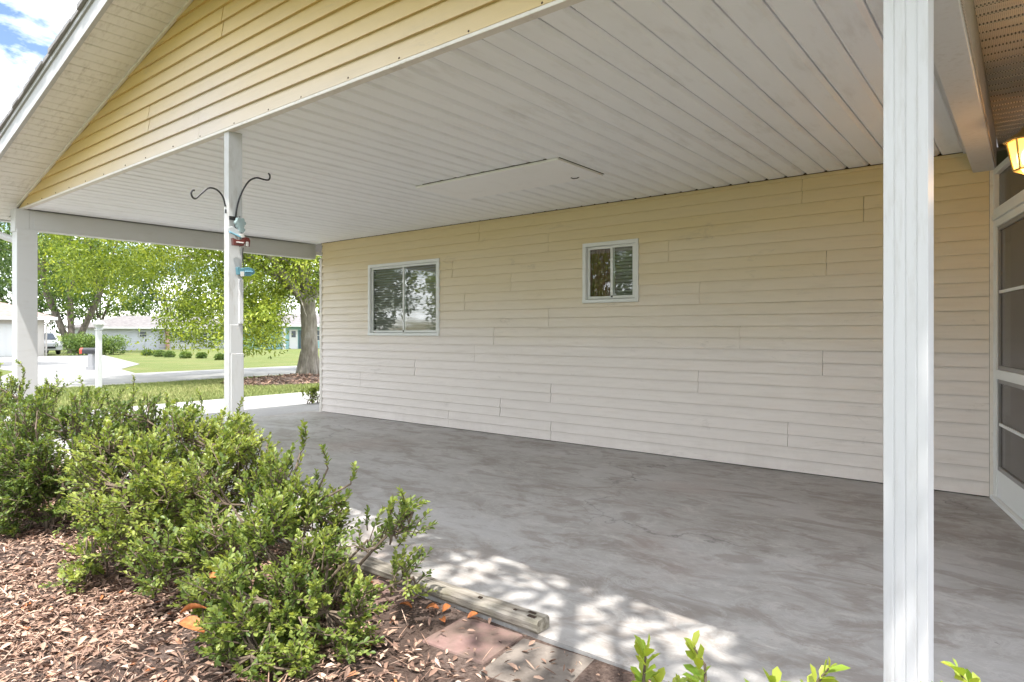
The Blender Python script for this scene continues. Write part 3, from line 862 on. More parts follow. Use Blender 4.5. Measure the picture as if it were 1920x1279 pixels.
def blade_shape(c, pts, th_, name, mat, parent):
    mb = MB(); mb.prism(pts, lambda a_, b_: (c[0] - th_, c[1] + a_, c[2] + b_), lambda a_, b_: (c[0] + th_, c[1] + a_, c[2] + b_))
    return mb.build(name, mat, parent, 0.002)
XO = XH + 0.035
MB().tube([(XO, 2.150, 1.90), (XO, 2.152, 1.80), (XO, 2.15, 1.70)], 0.0025, 6).build('cord', M['black_iron'], orn)
petal_disc((XO, 2.152, 1.855), 0.038, 6, 0.012, 'flower', solid('grey_teal', (0.28, 0.36, 0.36)))
petal_disc((XO + .004, 2.158, 1.812), 0.024, 5, 0.010, 'flower', solid('grey_teal', (0.28, 0.36, 0.36)))
wing = [(-0.048, 0.02), (-0.02, 0.032), (0.015, 0.012), (0.045, -0.012), (0.04, -0.024), (0.0, -0.016), (-0.045, -0.004)]
blade_shape((XO, 2.118, 1.795), wing, 0.010, 'wing', solid('pale_grey', (0.50, 0.52, 0.53)), orn)
blade_shape((XO + .012, 2.118, 1.782), [(-0.044, 0.012), (0.03, -0.014), (0.034, -0.024), (-0.044, 0.0)], 0.006, 'stripe', solid('pale_blue', (0.22, 0.46, 0.58)), orn)
car_ = [(-0.052, 0.016), (-0.046, -0.03), (0.020, -0.03), (0.030, -0.012), (0.030, -0.002), (0.046, -0.002), (0.046, -0.03), (0.062, -0.03), (0.066, 0.008), (0.058, 0.026), (0.030, 0.030), (0.018, 0.014), (0.0, 0.006), (-0.03, 0.008)]
blade_shape((XO, 2.148, 1.738), car_, 0.014, 'red_piece', solid('red_paint', (0.14, 0.028, 0.022)), orn)
blade_shape((XO + .016, 2.148, 1.738), [(-0.03, -0.006), (0.018, -0.006), (0.018, -0.014), (-0.03, -0.014)], 0.004, 'white_band', solid('chalk_white', (0.70, 0.68, 0.64)), orn)
blade_shape((XO + .016, 2.148, 1.738), [(0.035, 0.0), (0.052, 0.0), (0.052, -0.030), (0.035, -0.030)], 0.004, 'white_band', solid('chalk_white', (0.70, 0.68, 0.64)), orn)
blade_shape((XO + .004, 2.148, 1.768), [(-0.012, 0.012), (0.022, 0.018), (0.028, -0.004), (-0.005, -0.010)], 0.010, 'white_band', solid('chalk_white', (0.70, 0.68, 0.64)), orn)
orn2 = empty('hanging_ornament', (XO, 2.18, 1.62))
tag(orn2, 'turquoise painted fish ornament hanging lowest on the middle post', 'ornament')
MB().tube([(XO, 2.172, 1.70), (XO, 2.168, 1.66), (XO, 2.172, 1.61), (XO, 2.178, 1.57)], 0.003, 6).build('cord', M['black_iron'], orn2)
fish = [(-0.056, 0.022), (-0.05, -0.026), (-0.03, -0.020), (0.0, -0.030), (0.035, -0.028), (0.06, -0.012), (0.066, 0.004), (0.05, 0.020), (0.02, 0.028), (-0.01, 0.022), (-0.032, 0.014), (-0.04, 0.026)]
fb = blade_shape((XO, 2.182, 1.548), fish, 0.014, 'fish_body', solid('turquoise', (0.10, 0.25, 0.31)), orn2)
blade_shape((XO + .016, 2.182, 1.548), [(-0.038, -0.006), (-0.012, -0.004), (-0.012, -0.034), (-0.034, -0.036)], 0.003, 'white_band', solid('chalk_white', (0.70, 0.68, 0.64)), orn2)
blade_shape((XO + .016, 2.182, 1.548), [(-0.005, 0.002), (0.05, 0.004), (0.05, -0.004), (-0.005, -0.006)], 0.003, 'stripe', solid('pale_blue', (0.22, 0.46, 0.58)), orn2)

# ------------------------------------------------------------------ timber edging and stepping stones
tb = empty('edging_timber', (-2.6, 2.06, 0))
tag(tb, 'weathered grey landscape timber lying along the slab edge', 'timber')
nx = 46
rows_ = []
for i in range(nx + 1):
    x = -3.95 + (3.95 - 1.468) * i / nx
    j = 0.003 * math.sin(i * 1.7) + random.uniform(-.0025, .0025)
    yb = 1.984 + 0.006 * (x + 3.95) / 2.5
    h = 0.050 + random.uniform(-.002, .002)
    rows_.append([(x, yb + 0.006, 0.003), (x, yb + j, 0.014), (x, yb + j, h - 0.012), (x, yb + 0.010, h), (x, yb + 0.074, h + random.uniform(-.002, .002)), (x, yb + 0.084, h - 0.012), (x, yb + 0.084, 0.012), (x, yb + 0.078, 0.003)])
V = [p for r_ in rows_ for p in r_]; F = []
for i in range(nx):
    for q in range(8): F.append((i*8+q, (i+1)*8+q, (i+1)*8+(q+1) % 8, i*8+(q+1) % 8))
F.append(tuple(range(8))); F.append(tuple(nx*8+q for q in range(7, -1, -1)))
MB().add(V, F).build('timber_body', M['timber'], tb)
for (x, y, a_, b_) in ((-1.512, 2.018, .018, .009), (-1.53, 2.046, .018, .008), (-1.60, 2.026, .007, .006), (-1.79, 2.03, .009, .006), (-2.32, 2.03, .008, .006), (-2.9, 2.05, .03, .005)):
    MB().box(x - a_, x + a_, y - b_, y + b_, 0.044, 0.0532).build('rot_hole', M['rot'], tb)

def paver(label, mat, cx, cy, w, d, ang, z):
    mb = MB()
    n = 6; pts = []
    for sx, sy in ((-1, -1), (1, -1), (1, 1), (-1, 1)):
        pts.append((sx * w / 2 + random.uniform(-.006, .006), sy * d / 2 + random.uniform(-.006, .006)))
    ca, sa = math.cos(ang), math.sin(ang)
    f0 = lambda x, y, zz_: (cx + ca * x - sa * y, cy + sa * x + ca * y, zz_)
    mb.prism(pts, lambda x, y: f0(x, y, -0.12), lambda x, y: f0(x, y, z))
    o = mb.build('paver', mat, None, 0.008)
    return tag(o, label, 'paver', 'stepping stones by the slab edge')
paver('red square stepping stone nearest the end of the timber', M['paver_red'], -1.66, 1.845, 0.30, 0.26, R(4), -0.007)
paver('grey-beige stepping stone in line with the timber end', M['paver_grey'], -1.345, 1.835, 0.30, 0.30, R(6), -0.010)
paver('red stepping stone half under the shrub', M['paver_red'], -2.28, 1.86, 0.30, 0.29, R(-6), -0.010)

# ------------------------------------------------------------------ leaf litter
def litter(n, x0, x1, y0, y1, zb, smin, smax, dens=None):
    x = RNG.uniform(x0, x1, n * 2); y = RNG.uniform(y0, y1, n * 2)
    keep = RNG.random(n * 2) < (dens(x, y) if dens else 1.0)
    x, y = x[keep][:n], y[keep][:n]; n = len(x)
    z = zb + RNG.random(n) * 0.03 + np.where(y > 1.55, 0.021, 0.0)
    az = RNG.uniform(0, 2 * math.pi, n); el = RNG.normal(0.05, 0.28, n)
    ax = np.stack([np.cos(az) * np.cos(el), np.sin(az) * np.cos(el), np.sin(el)], 1)
    nr = unit(np.stack([RNG.normal(0, .4, n), RNG.normal(0, .4, n), np.ones(n)], 1))
    ln = RNG.uniform(smin, smax, n)
    fold = RNG.uniform(-0.5, 0.6, n)
    return x, y, z, ax, nr, ln
def dens_bed(x, y):
    d = np.where(y > 1.62, np.where(x > -2.25, 0.16, 0.6), 1.0)
    d = np.where((x > -1.9) & (y > 1.2), d * 0.4, d)
    return d
x, y, z, ax, nr, ln = litter(56000, -7.0, -0.9, -0.1, 1.97, -0.038, 0.012, 0.050, dens_bed)
q = 0.5 + 0.5 * np.sin(x * 2.1 + 1.5 * np.sin(y * 3.0)) * np.cos(y * 2.7 + x)
var = np.clip(RNG.beta(1.5, 1.7, len(x)) * 0.86 + 0.08 * q + (RNG.random(len(x)) < 0.05) * 0.35, 0, 1)
me = leaf_mesh('leaf_litter', np.stack([x, y, z], 1), ax, nr, ln, ln * RNG.uniform(.14, .48, len(x)), fold=0.35, droop=0.15, var=var)
tag(link_mesh('leaf_litter', me, M['litter']), 'brown dry leaf litter covering the bed beneath the shrubs', 'leaf litter', kind='stuff')

n = 9000
x, y, z, ax, nr, ln = litter(n, -7.0, -0.9, -0.1, 1.97, -0.034, 0.02, 0.12, dens_bed)
me = leaf_mesh('twig_litter', np.stack([x, y, z + .008], 1), ax, nr, ln, RNG.uniform(.002, .006, len(x)), fold=0.1, droop=0.05, var=RNG.beta(1.3, 1.6, len(x)) * .86)
tag(link_mesh('twig_litter', me, M['litter']), 'thin dry twigs and needles scattered over the leaf litter', 'twigs', kind='stuff')

def dry_leaf(label, p, L, W, az, el, roll=0.0, group=None):
    n = 8; V = []; F = []
    for i in range(n + 1):
        t = i / n; w = W * math.sin(math.pi * min(1, t * 0.97 + 0.02)) ** 0.8
        for s in (-1, -0.4, 0.4, 1):
            V.append(Vector((t * L, s * w / 2, abs(s) ** 2 * w * 0.35 - 0.35 * L * (t - .5) ** 2)))
    for i in range(n):
        for s in range(3): F.append((i*4+s, (i+1)*4+s, (i+1)*4+s+1, i*4+s+1))
    Mx = Matrix.Translation(p) @ Matrix.Rotation(az, 4, 'Z') @ Matrix.Rotation(-el, 4, 'Y') @ Matrix.Rotation(roll, 4, 'X')
    o = MB().add([tuple(Mx @ v_) for v_ in V], F).build('dry_leaf', M['orange'], None, smooth=True)
    s = o.modifiers.new('thick', 'SOLIDIFY'); s.thickness = 0.0012
    return tag(o, label, 'leaf', group)

# ------------------------------------------------------------------ shrubs
def shrub(label, base, lobes, twigs, leaf, mat, seed, top_shoots=(), twig_len=(0.07, 0.15), lean=0.25, stems=7, lv=(0.3, 0.75), per=15):
    global RNG
    RNG = np.random.default_rng(seed); rr = random.Random(seed)
    root = empty('shrub', base)
    tag(root, label, 'shrub')
    wood = MB()
    nodes = []
    b = Vector(base)
    for i, (c, r) in enumerate(lobes):
        c = Vector(c)
        for s_ in range(max(1, stems // len(lobes))):
            tgt = c + Vector((rr.uniform(-.5, .5), rr.uniform(-.5, .5), rr.uniform(0, .6))) * r
            st = b + Vector((rr.uniform(-.10, .10), rr.uniform(-.10, .10), 0))
            mid = st.lerp(tgt, 0.45) + Vector((rr.uniform(-.05, .05), rr.uniform(-.05, .05), 0.05))
            pts = []
            for q in range(7):
                t = q / 6
                pts.append(st * (1-t)**2 + mid * 2*t*(1-t) + tgt * t*t + Vector((rr.uniform(-1, 1), rr.uniform(-1, 1), 0)) * 0.008)
            wood.tube(pts, [0.011 - 0.0012 * q for q in range(7)], 6)
            nodes += pts[2:]
    big = lobes
    sub = []
    for c, r in big:
        if r < 0.13: sub.append((c, r)); continue
        for q in range(9):
            d = Vector((rr.gauss(0, 1), rr.gauss(0, 1), rr.gauss(0.15, 1))).normalized() * r * rr.uniform(.55, .98)
            sub.append((tuple(Vector(c) + d), r * rr.uniform(.26, .46)))
    lobes = sub
    tot = sum(r ** 2 for _, r in lobes)
    Pp, Aa, Vv, Ll = [], [], [], []
    ctr = Vector((0, 0, 0))
    for c, r in lobes: ctr += Vector(c) * r ** 2 / tot
    def twig(start, end, dirv, n, tone, lf):
        wood.tube([start, start.lerp(end, 0.5) + Vector((rr.uniform(-.01, .01), rr.uniform(-.01, .01), rr.uniform(-.005, .012))), end], [0.0032, 0.0024, 0.0012], 4, cap=False)
        for q in range(n):
            t = 0.25 + 0.75 * (q // 2) / max(1, (n // 2 - 1)) if n > 2 else 1
            p = start.lerp(end, t)
            ang = q * 2.4 + rr.uniform(-.4, .4)
            u_ = dirv.cross(Vector((0.3, 0.5, 0.8))).normalized(); w_ = dirv.cross(u_)
            side = u_ * math.cos(ang) + w_ * math.sin(ang)
            a_ = (side * (1.0 - 0.45 * t) + dirv * (0.45 + 0.55 * t) + Vector((0, 0, 0.15))).normalized()
            Pp.append(tuple(p)); Aa.append(tuple(a_)); Vv.append(min(1, max(0, rr.gauss(tone + 0.18 * t, 0.12)))); Ll.append(lf * rr.uniform(0.65, 1.15) * (1.0 if t < 0.9 else 0.75))
    for i in range(twigs):
        k_ = rr.random() * tot; acc = 0
        for c, r in lobes:
            acc += r ** 2
            if acc >= k_: break
        c = Vector(c)
        d = Vector((rr.gauss(0, 1), rr.gauss(0, 1), rr.gauss(0.25, 1))).normalized()
        p = c + d * r * (0.35 + 0.65 * rr.random() ** 0.45)
        if p.z < -0.02: p.z = rr.uniform(0, 0.1)
        out = (p - ctr).normalized()
        dirv = (d * 0.6 + out * 0.4 + Vector((rr.gauss(0, .35), rr.gauss(0, .35), 0.55 + rr.gauss(0, .3)))).normalized()
        L = rr.uniform(*twig_len)
        start = p - dirv * L * 0.6
        end = p + dirv * L * 0.4
        tone = rr.uniform(*lv)
        twig(start, end, dirv, per + rr.randint(-3, 5), tone, leaf)
        if i % 3 == 0:
            nn = min(nodes, key=lambda q: (q - start).length_squared)
            wood.tube([nn, nn.lerp(start, 0.5) + Vector((0, 0, -0.015)), start], [0.0055, 0.004, 0.003], 4, cap=False)
    for (p, L) in top_shoots:       # longer shoots that stand out of the outline
        p = Vector(p); n = max(2, int(L / 0.06))
        dirv = Vector((rr.uniform(-lean, lean), rr.uniform(-lean, lean), 1)).normalized()
        q0 = p
        nn = min(nodes, key=lambda q: (q - p).length_squared)
        wood.tube([nn, nn.lerp(p, .5), p], [0.006, 0.005, 0.004], 5, cap=False)
        for s_ in range(n):
            dv = (dirv + Vector((rr.uniform(-1.2, 1.2), rr.uniform(-1.2, 1.2), 0)) * lean).normalized()
            q1 = q0 + dv * (L / n)
            twig(q0, q1, dv, 12, 0.55, leaf)
            if rr.random() < 0.7:
                sd = (dv + Vector((rr.uniform(-1, 1), rr.uniform(-1, 1), 0.2))).normalized()
                twig(q1, q1 + sd * 0.07, sd, 12, 0.6, leaf)
            q0 = q1
    wood.build('stems', M['twig'], root)
    P_ = np.array(Pp); A_ = np.array(Aa); ln = np.array(Ll)
    nr = unit(np.cross(np.cross(A_, np.array([0.05, 0.02, 1.0])), A_) + rand_unit(len(P_)) * 0.45)
    me = leaf_mesh('foliage', P_, A_, nr, ln, ln * 0.56, fold=0.14, droop=0.12, var=np.array(Vv))
    link_mesh('foliage', me, mat, root)
    return root

shrub('leafy shrub nearest the timber, sprawling to the bottom of the picture', (-2.30, 1.46, -0.05),
      [((-2.00, 1.42, 0.04), .19), ((-2.08, 1.24, .03), .16), ((-2.30, 1.22, 0.06), .22), ((-2.31, 1.42, 0.18), .24), ((-2.25, 1.56, 0.20), .14), ((-2.66, 1.46, 0.38), .26),
       ((-2.57, 1.64, 0.42), .17), ((-2.42, 1.70, 0.33), .14), ((-2.90, 1.32, 0.26), .22), ((-2.20, 1.62, 0.10), .09), ((-2.17, 1.77, 0.28), .09), ((-2.03, 1.83, .36), .095), ((-1.95, 1.78, .17), .085)],
      960, 0.029, M['shrub'], 21, [((-2.05, 1.80, 0.30), .13), ((-2.02, 1.84, 0.36), .10), ((-1.95, 1.78, 0.14), .12), ((-2.1, 1.80, 0.33), .12), ((-2.45, 1.75, .55), .10), ((-2.62, 1.72, .60), .09), ((-2.3, 1.76, .5), .08), ((-2.5, 1.5, .55), .1)], stems=16)
shrub('sunlit bright green shrub in the middle of the hedge', (-3.35, 1.5, -0.05),
      [((-3.46, 1.32, 0.43), .27), ((-3.35, 1.54, 0.50), .25), ((-3.20, 1.76, 0.50), .20), ((-3.28, 1.34, 0.21), .25), ((-3.46, 1.18, 0.07), .15), ((-3.05, 1.40, .35), .22), ((-3.0, 1.6, .45), .2)],
      880, 0.029, M['shrub'], 22, [((-3.47, 1.83, 0.60), .13), ((-3.3, 1.8, .62), .1), ((-3.5, 1.5, .66), .08), ((-3.15, 1.62, .62), .09)], stems=14, lv=(0.4, 0.85))
shrub('shrub behind the others, its thin top shoots against the driveway', (-4.15, 1.80, -0.05),
      [((-3.99, 1.85, 0.52), .17), ((-4.35, 1.80, 0.48), .22), ((-4.1, 1.75, .28), .24), ((-4.86, 1.84, 0.52), .17), ((-4.75, 1.75, .3), .22)],
      560, 0.027, M['shrub'], 23, [((-3.99, 1.93, 0.62), .12), ((-4.05, 1.9, .6), .08), ((-4.86, 1.87, 0.62), .17), ((-4.80, 1.9, 0.6), .13), ((-4.95, 1.85, 0.58), .14), ((-4.4, 1.88, .62), .08)], stems=10, lv=(0.1, 0.5))
shrub('dense dull green shrub at the left with bare lower branches', (-4.65, 1.36, -0.05),
      [((-4.70, 1.36, 0.44), .32), ((-4.76, 1.18, 0.31), .30), ((-4.66, 1.60, 0.47), .25), ((-4.70, 1.22, 0.09), .24), ((-4.44, 1.40, 0.18), .24), ((-4.3, 1.5, .42), .24)],
      1000, 0.028, M['shrub'], 24, [((-4.7, 1.5, .72), .1), ((-4.6, 1.45, .7), .07), ((-4.8, 1.3, .68), .1)], stems=12, lv=(0.15, 0.55))
shrub('shrub at the left edge of the picture beside the far post', (-5.85, 1.36, -0.05),
      [((-5.96, 1.38, 0.50), .30), ((-5.9, 1.14, 0.30), .38), ((-5.78, 1.62, 0.55), .20), ((-5.5, 1.4, .35), .32), ((-6.4, 1.35, .4), .35), ((-6.9, 1.4, .4), .35)],
      1000, 0.028, M['shrub'], 25, [((-5.95, 1.5, .75), .14), ((-5.7, 1.6, .68), .08), ((-6.1, 1.4, .74), .12), ((-5.6, 1.62, .66), .1), ((-6.3, 1.3, .72), .14)], stems=12, lv=(0.2, 0.6))
shrub('near shrub whose bright young tips rise into the bottom edge of the picture', (-0.12, 0.92, -0.05),
      [((-0.40, 0.84, 0.22), .21), ((-0.20, 0.90, 0.24), .22), ((0.02, 0.98, 0.24), .22), ((0.3, 1.02, .26), .22)],
      330, 0.034, M['shoot'], 26, [((-0.463, 0.90, 0.50), .175), ((-0.445, 0.92, .48), .13), ((-0.325, 0.985, 0.48), .135), ((-0.30, 1.0, 0.48), .155), ((-0.265, 1.03, 0.47), .13), ((-0.10, 1.19, 0.44), .155), ((-0.045, 1.23, 0.43), .15), ((-.38, .96, .48), .12)], stems=10, lv=(0.45, 0.8), per=12, lean=0.06)
dry_leaf('big curled orange leaf caught low in the nearest shrub', (-2.36, 1.06, 0.135), 0.115, 0.05, R(20), R(-10), 0.4)
dry_leaf('brown dry leaf just behind the big curled one', (-2.39, 1.08, 0.155), 0.10, 0.04, R(35), R(10), -0.6)
dry_leaf('small orange leaf stuck above the big curled one in the shrub', (-2.40, 1.16, 0.235), 0.07, 0.04, R(40), R(15), 0.2)
where_ = ['beside the red stone, nearest the shrub', 'in the middle of the row by the timber', 'beside the red stone, farthest from the timber', 'right in front of the timber by the red stone', 'closest to the end of the timber', 'under the shrub branches by the timber', 'deepest under the shrub branches', 'touching the timber behind the shrub branches']
for i, (x_, y_, a_, s_) in enumerate(((-1.98, 1.93, 20, .06), (-1.90, 1.95, 100, .055), (-2.03, 1.90, 200, .06), (-1.86, 1.90, 330, .05), (-1.78, 1.97, 70, .05), (-2.42, 1.95, 10, .06), (-2.46, 1.92, 140, .055), (-2.38, 1.97, 250, .05))):
    dry_leaf('orange dry leaf ' + where_[i], (x_, y_ - .03, 0.002), s_, s_ * .5, R(a_), R(8), 0.3, 'orange leaves fallen against the timber')

# small plant at the far corner of the wall
shrub('small leafy plant at the far corner of the carport wall', (-9.3, 6.35, -0.06),
      [((-9.25, 6.28, 0.10), .11), ((-9.3, 6.45, 0.12), .12)], 40, 0.04, M['shrub'], 27, [((-9.3, 6.15, .08), .10), ((-9.2, 6.3, .14), .08)], stems=6)

# ------------------------------------------------------------------ trees
def limb(mb, pts, r0, r1, n=10, wob=0.03, seed=0):
    rr = random.Random(seed); pts = [Vector(p) for p in pts]
    out = []
    for i in range(len(pts) - 1):
        for q in range(4):
            t = q / 4
            a, b = pts[i], pts[i + 1]
            p0 = pts[max(i - 1, 0)]; p3 = pts[min(i + 2, len(pts) - 1)]
            c = 0.5 * ((2 * a) + (b - p0) * t + (2 * p0 - 5 * a + 4 * b - p3) * t * t + (3 * a - p0 - 3 * b + p3) * t ** 3)
            out.append(c + Vector((rr.uniform(-1, 1), rr.uniform(-1, 1), 0)) * wob)
    out.append(pts[-1])
    rad = [r0 + (r1 - r0) * (i / (len(out) - 1)) ** 0.8 for i in range(len(out))]
    mb.tube(out, rad, n)
    return out

def crown_tree(name, label, base, trunk_r, height, crown_c, crown_r, n_clumps, clump_r, per, leaf, mat, bark, seed, group=None, forks=6, trunk_h=None, squash=0.8, multi=1, hollow=0.35):
    global RNG
    RNG = np.random.default_rng(seed); rr = random.Random(seed)
    root = empty(name, base); tag(root, label, 'tree', group)
    wd = MB(); b = Vector(base); cc = Vector(crown_c); cr_ = Vector(crown_r)
    th_ = trunk_h or height * 0.35
    tops = []
    for t_ in range(multi):
        lean = Vector((rr.uniform(-.12, .12), rr.uniform(-.12, .12), 1)) * th_ if multi == 1 else Vector((math.cos(t_ * 2.1) * .35, math.sin(t_ * 2.1 + 1) * .35, 1)) * th_
        p1 = b + lean
        limb(wd, [b + Vector((0, 0, -0.1)), b + lean * .15, b + lean * .5, p1], trunk_r * (1.0 if multi == 1 else .7), trunk_r * 0.62, 12, trunk_r * .06, seed + t_)
        tops.append(p1)
        if multi == 1:
            for q in range(6):
                a_ = q * 1.05 + rr.uniform(-.2, .2)
                wd.tube([b + Vector((math.cos(a_), math.sin(a_), 0)) * trunk_r * 1.55 + Vector((0, 0, -.08)), b + Vector((math.cos(a_), math.sin(a_), 0)) * trunk_r * .95 + Vector((0, 0, trunk_r * .55)), b + Vector((math.cos(a_), math.sin(a_), 0)) * trunk_r * .6 + Vector((0, 0, trunk_r * 2.0))], [trunk_r * .28, trunk_r * .38, trunk_r * .3], 7)
    ends = []
    for i in range(forks):
        p1 = tops[i % len(tops)]
        d = Vector((math.cos(i * 2.4 + seed), math.sin(i * 2.4 + seed), rr.uniform(-0.1, .9)))
        e = cc + Vector((d.x * cr_.x, d.y * cr_.y, d.z * cr_.z)) * rr.uniform(.55, .85)
        m_ = p1.lerp(e, .5) + Vector((0, 0, rr.uniform(0, .12) * height * .5))
        out = limb(wd, [p1, m_, e], trunk_r * .45, trunk_r * .08, 7, trunk_r * .08, seed * 3 + i)
        ends += out[3:]
        for q in range(3):
            s0 = out[rr.randint(4, len(out) - 2)]
            e2 = s0 + Vector((rr.uniform(-1, 1) * cr_.x, rr.uniform(-1, 1) * cr_.y, rr.uniform(-.4, .6) * cr_.z)) * .4
            ends += limb(wd, [s0, s0.lerp(e2, .5) + Vector((0, 0, .1)), e2], trunk_r * .14, trunk_r * .03, 5, trunk_r * .05, seed * 7 + i * 3 + q)
    wd.build('trunk', bark, root)
    clumps = []
    for i in range(n_clumps):
        d = rand_unit(1)[0]
        rad = hollow + (1 - hollow) * RNG.random() ** 0.5
        c = np.array(cc) + d * rad * np.array(cr_)
        r = clump_r * RNG.uniform(.6, 1.3)
        clumps.append((c, r, int(per * RNG.uniform(.6, 1.3))))
    foliage('crown', clumps, per, leaf, mat, root, squash=squash)
    return root

# the street tree beyond the carport
def street_tree():
    global RNG
    RNG = np.random.default_rng(51); rr = random.Random(51)
    b = Vector((-15.35, 10.35, gz(-15)))
    root = empty('street_tree', b); tag(root, 'broad street tree with bright yellow-green drooping foliage in a mulch ring', 'tree')
    wd = MB()
    limb(wd, [b + Vector((0, 0, -.1)), b + Vector((0.02, 0, .5)), b + Vector((0.0, 0, 1.4)), b + Vector((-.05, -.02, 2.2))], .25, .20, 16, .012, 3)
    for q in range(8):
        a_ = q * .785 + rr.uniform(-.2, .2)
        dv = Vector((math.cos(a_), math.sin(a_), 0))
        wd.tube([b + dv * .42 + Vector((0, 0, -.08)), b + dv * .26 + Vector((0, 0, .14)), b + dv * .13 + Vector((0, 0, .75))], [.07, .10, .10], 8)
    fk = b + Vector((-.05, -.02, 2.15))
    tg = [(-2.2, -4.3, 2.0), (-1.0, -3.0, 3.6), (1.5, -2.2, 3.2), (-3.6, 1.0, 3.0), (2.6, 1.6, 3.2), (0.3, 3.6, 3.4), (-.5, .2, 5.0), (-3.0, -2.2, 1.2), (1.2, -3.8, 1.6)]
    for i, t in enumerate(tg):
        e = fk + Vector(t)
        out = limb(wd, [fk + Vector((0, 0, rr.uniform(-.3, .1))), fk.lerp(e, .45) + Vector((0, 0, .55)), e], .14, .03, 8, .03, 60 + i)
        for q in range(5):
            s0 = out[rr.randint(2, len(out) - 2)]
            e2 = s0 + Vector((rr.uniform(-1.5, 1.5), rr.uniform(-1.5, 1.5), rr.uniform(-1.1, .6)))
            limb(wd, [s0, s0.lerp(e2, .5) + Vector((0, 0, .15)), e2], .035, .008, 5, .02, 90 + i * 5 + q)
    wd.build('trunk', M['bark'], root)
    cl = []
    cc = np.array([b.x - 2.7, b.y - .6, 4.6])
    R3 = np.array([3.9, 5.3, 3.7])
    for i in range(700):
        d = rand_unit(1)[0]
        if d[2] < -.75: continue
        c = cc + d * R3 * (0.45 + 0.55 * RNG.random() ** .5)
        c[2] -= 0.45 * max(0, np.hypot(c[0] - b.x, c[1] - b.y) / 4.5 - 0.5)
        low = 1.0 + 0.42 * max(0, np.hypot(c[0] - b.x, c[1] - b.y) - 2.6)
        if c[2] < low: c[2] = RNG.uniform(low, low + .9)
        if np.hypot(c[0] - b.x, c[1] - b.y) < 1.3 and c[2] < 2.6: continue
        cl.append((c, RNG.uniform(.26, .58), int(RNG.uniform(75, 180))))
    # hanging skirts of twigs towards the carport
    for i in range(110):
        a_ = RNG.uniform(-3.4, -.9); rr_ = RNG.uniform(1.2, 3.9)
        cl.append((np.array([b.x + math.cos(a_) * rr_, b.y + math.sin(a_) * rr_, RNG.uniform(.75, 1.9)]), RNG.uniform(.2, .4), 55))
    for i in range(150):
        a_ = RNG.uniform(-2.2, .5); rr_ = RNG.uniform(.5, 2.6)
        cl.append((np.array([b.x + math.cos(a_) * rr_, b.y + math.sin(a_) * rr_, RNG.uniform(2.2, 5.2)]), RNG.uniform(.25, .45), 95))
    for i in range(50):
        a_ = RNG.uniform(-3.0, -1.6); rr_ = RNG.uniform(.9, 3.4)
        cl.append((np.array([b.x + math.cos(a_) * rr_, b.y + math.sin(a_) * rr_, RNG.uniform(1.1, 2.3)]), RNG.uniform(.25, .42), 110))
    foliage('crown', cl, 0, .092, M['tree_bright'], root, squash=.8, shell=.2, up=.3)
street_tree()
nring = 26
pts = [(-15.1 + (1.6 + .12 * math.sin(i * 2.3)) * math.cos(2 * math.pi * i / nring), 10.0 + (2.1 + .18 * math.sin(i * 1.7)) * math.sin(2 * math.pi * i / nring)) for i in range(nring)]
v = [(-15.2, 10.2, gz(-15.2) + 0.16)] + [(x_, y_, gz(x_) + 0.004) for x_, y_ in pts]
mid = [(-15.2 + (x_ + 15.2) * .55, 10.2 + (y_ - 10.2) * .55) for x_, y_ in pts]
v += [(x_, y_, gz(x_) + 0.11 + random.uniform(-.01, .01)) for x_, y_ in mid]
f = [(0, nring + 1 + i, nring + 1 + (i + 1) % nring) for i in range(nring)] + [(nring + 1 + i, 1 + i, 1 + (i + 1) % nring, nring + 1 + (i + 1) % nring) for i in range(nring)]
tag(MB().add(v, f).build('mulch_ring', M['soil'], smooth=True), kind='structure')
RNG = np.random.default_rng(77)
n = 2600
t = RNG.uniform(0, 2 * math.pi, n); rd = np.sqrt(RNG.random(n))
x = -15.1 + 1.55 * rd * np.cos(t); y = 10.0 + 2.05 * rd * np.sin(t)
z = np.array([gz(q) for q in x]) + 0.14 * np.clip(1.15 - rd, 0, 1) + 0.015
ax = unit(np.stack([RNG.normal(size=n), RNG.normal(size=n), RNG.normal(0, .25, n)], 1)); nr = unit(np.stack([RNG.normal(0, .4, n), RNG.normal(0, .4, n), np.ones(n)], 1))
ln = RNG.uniform(.05, .11, n)
tag(link_mesh('mulch_chips', leaf_mesh('mulch_chips', np.stack([x, y, z], 1), ax, nr, ln, ln * .4, var=RNG.beta(2, 2.5, n) * .9), M['litter']), 'brown mulch and dead leaves around the street tree', 'mulch', kind='stuff')

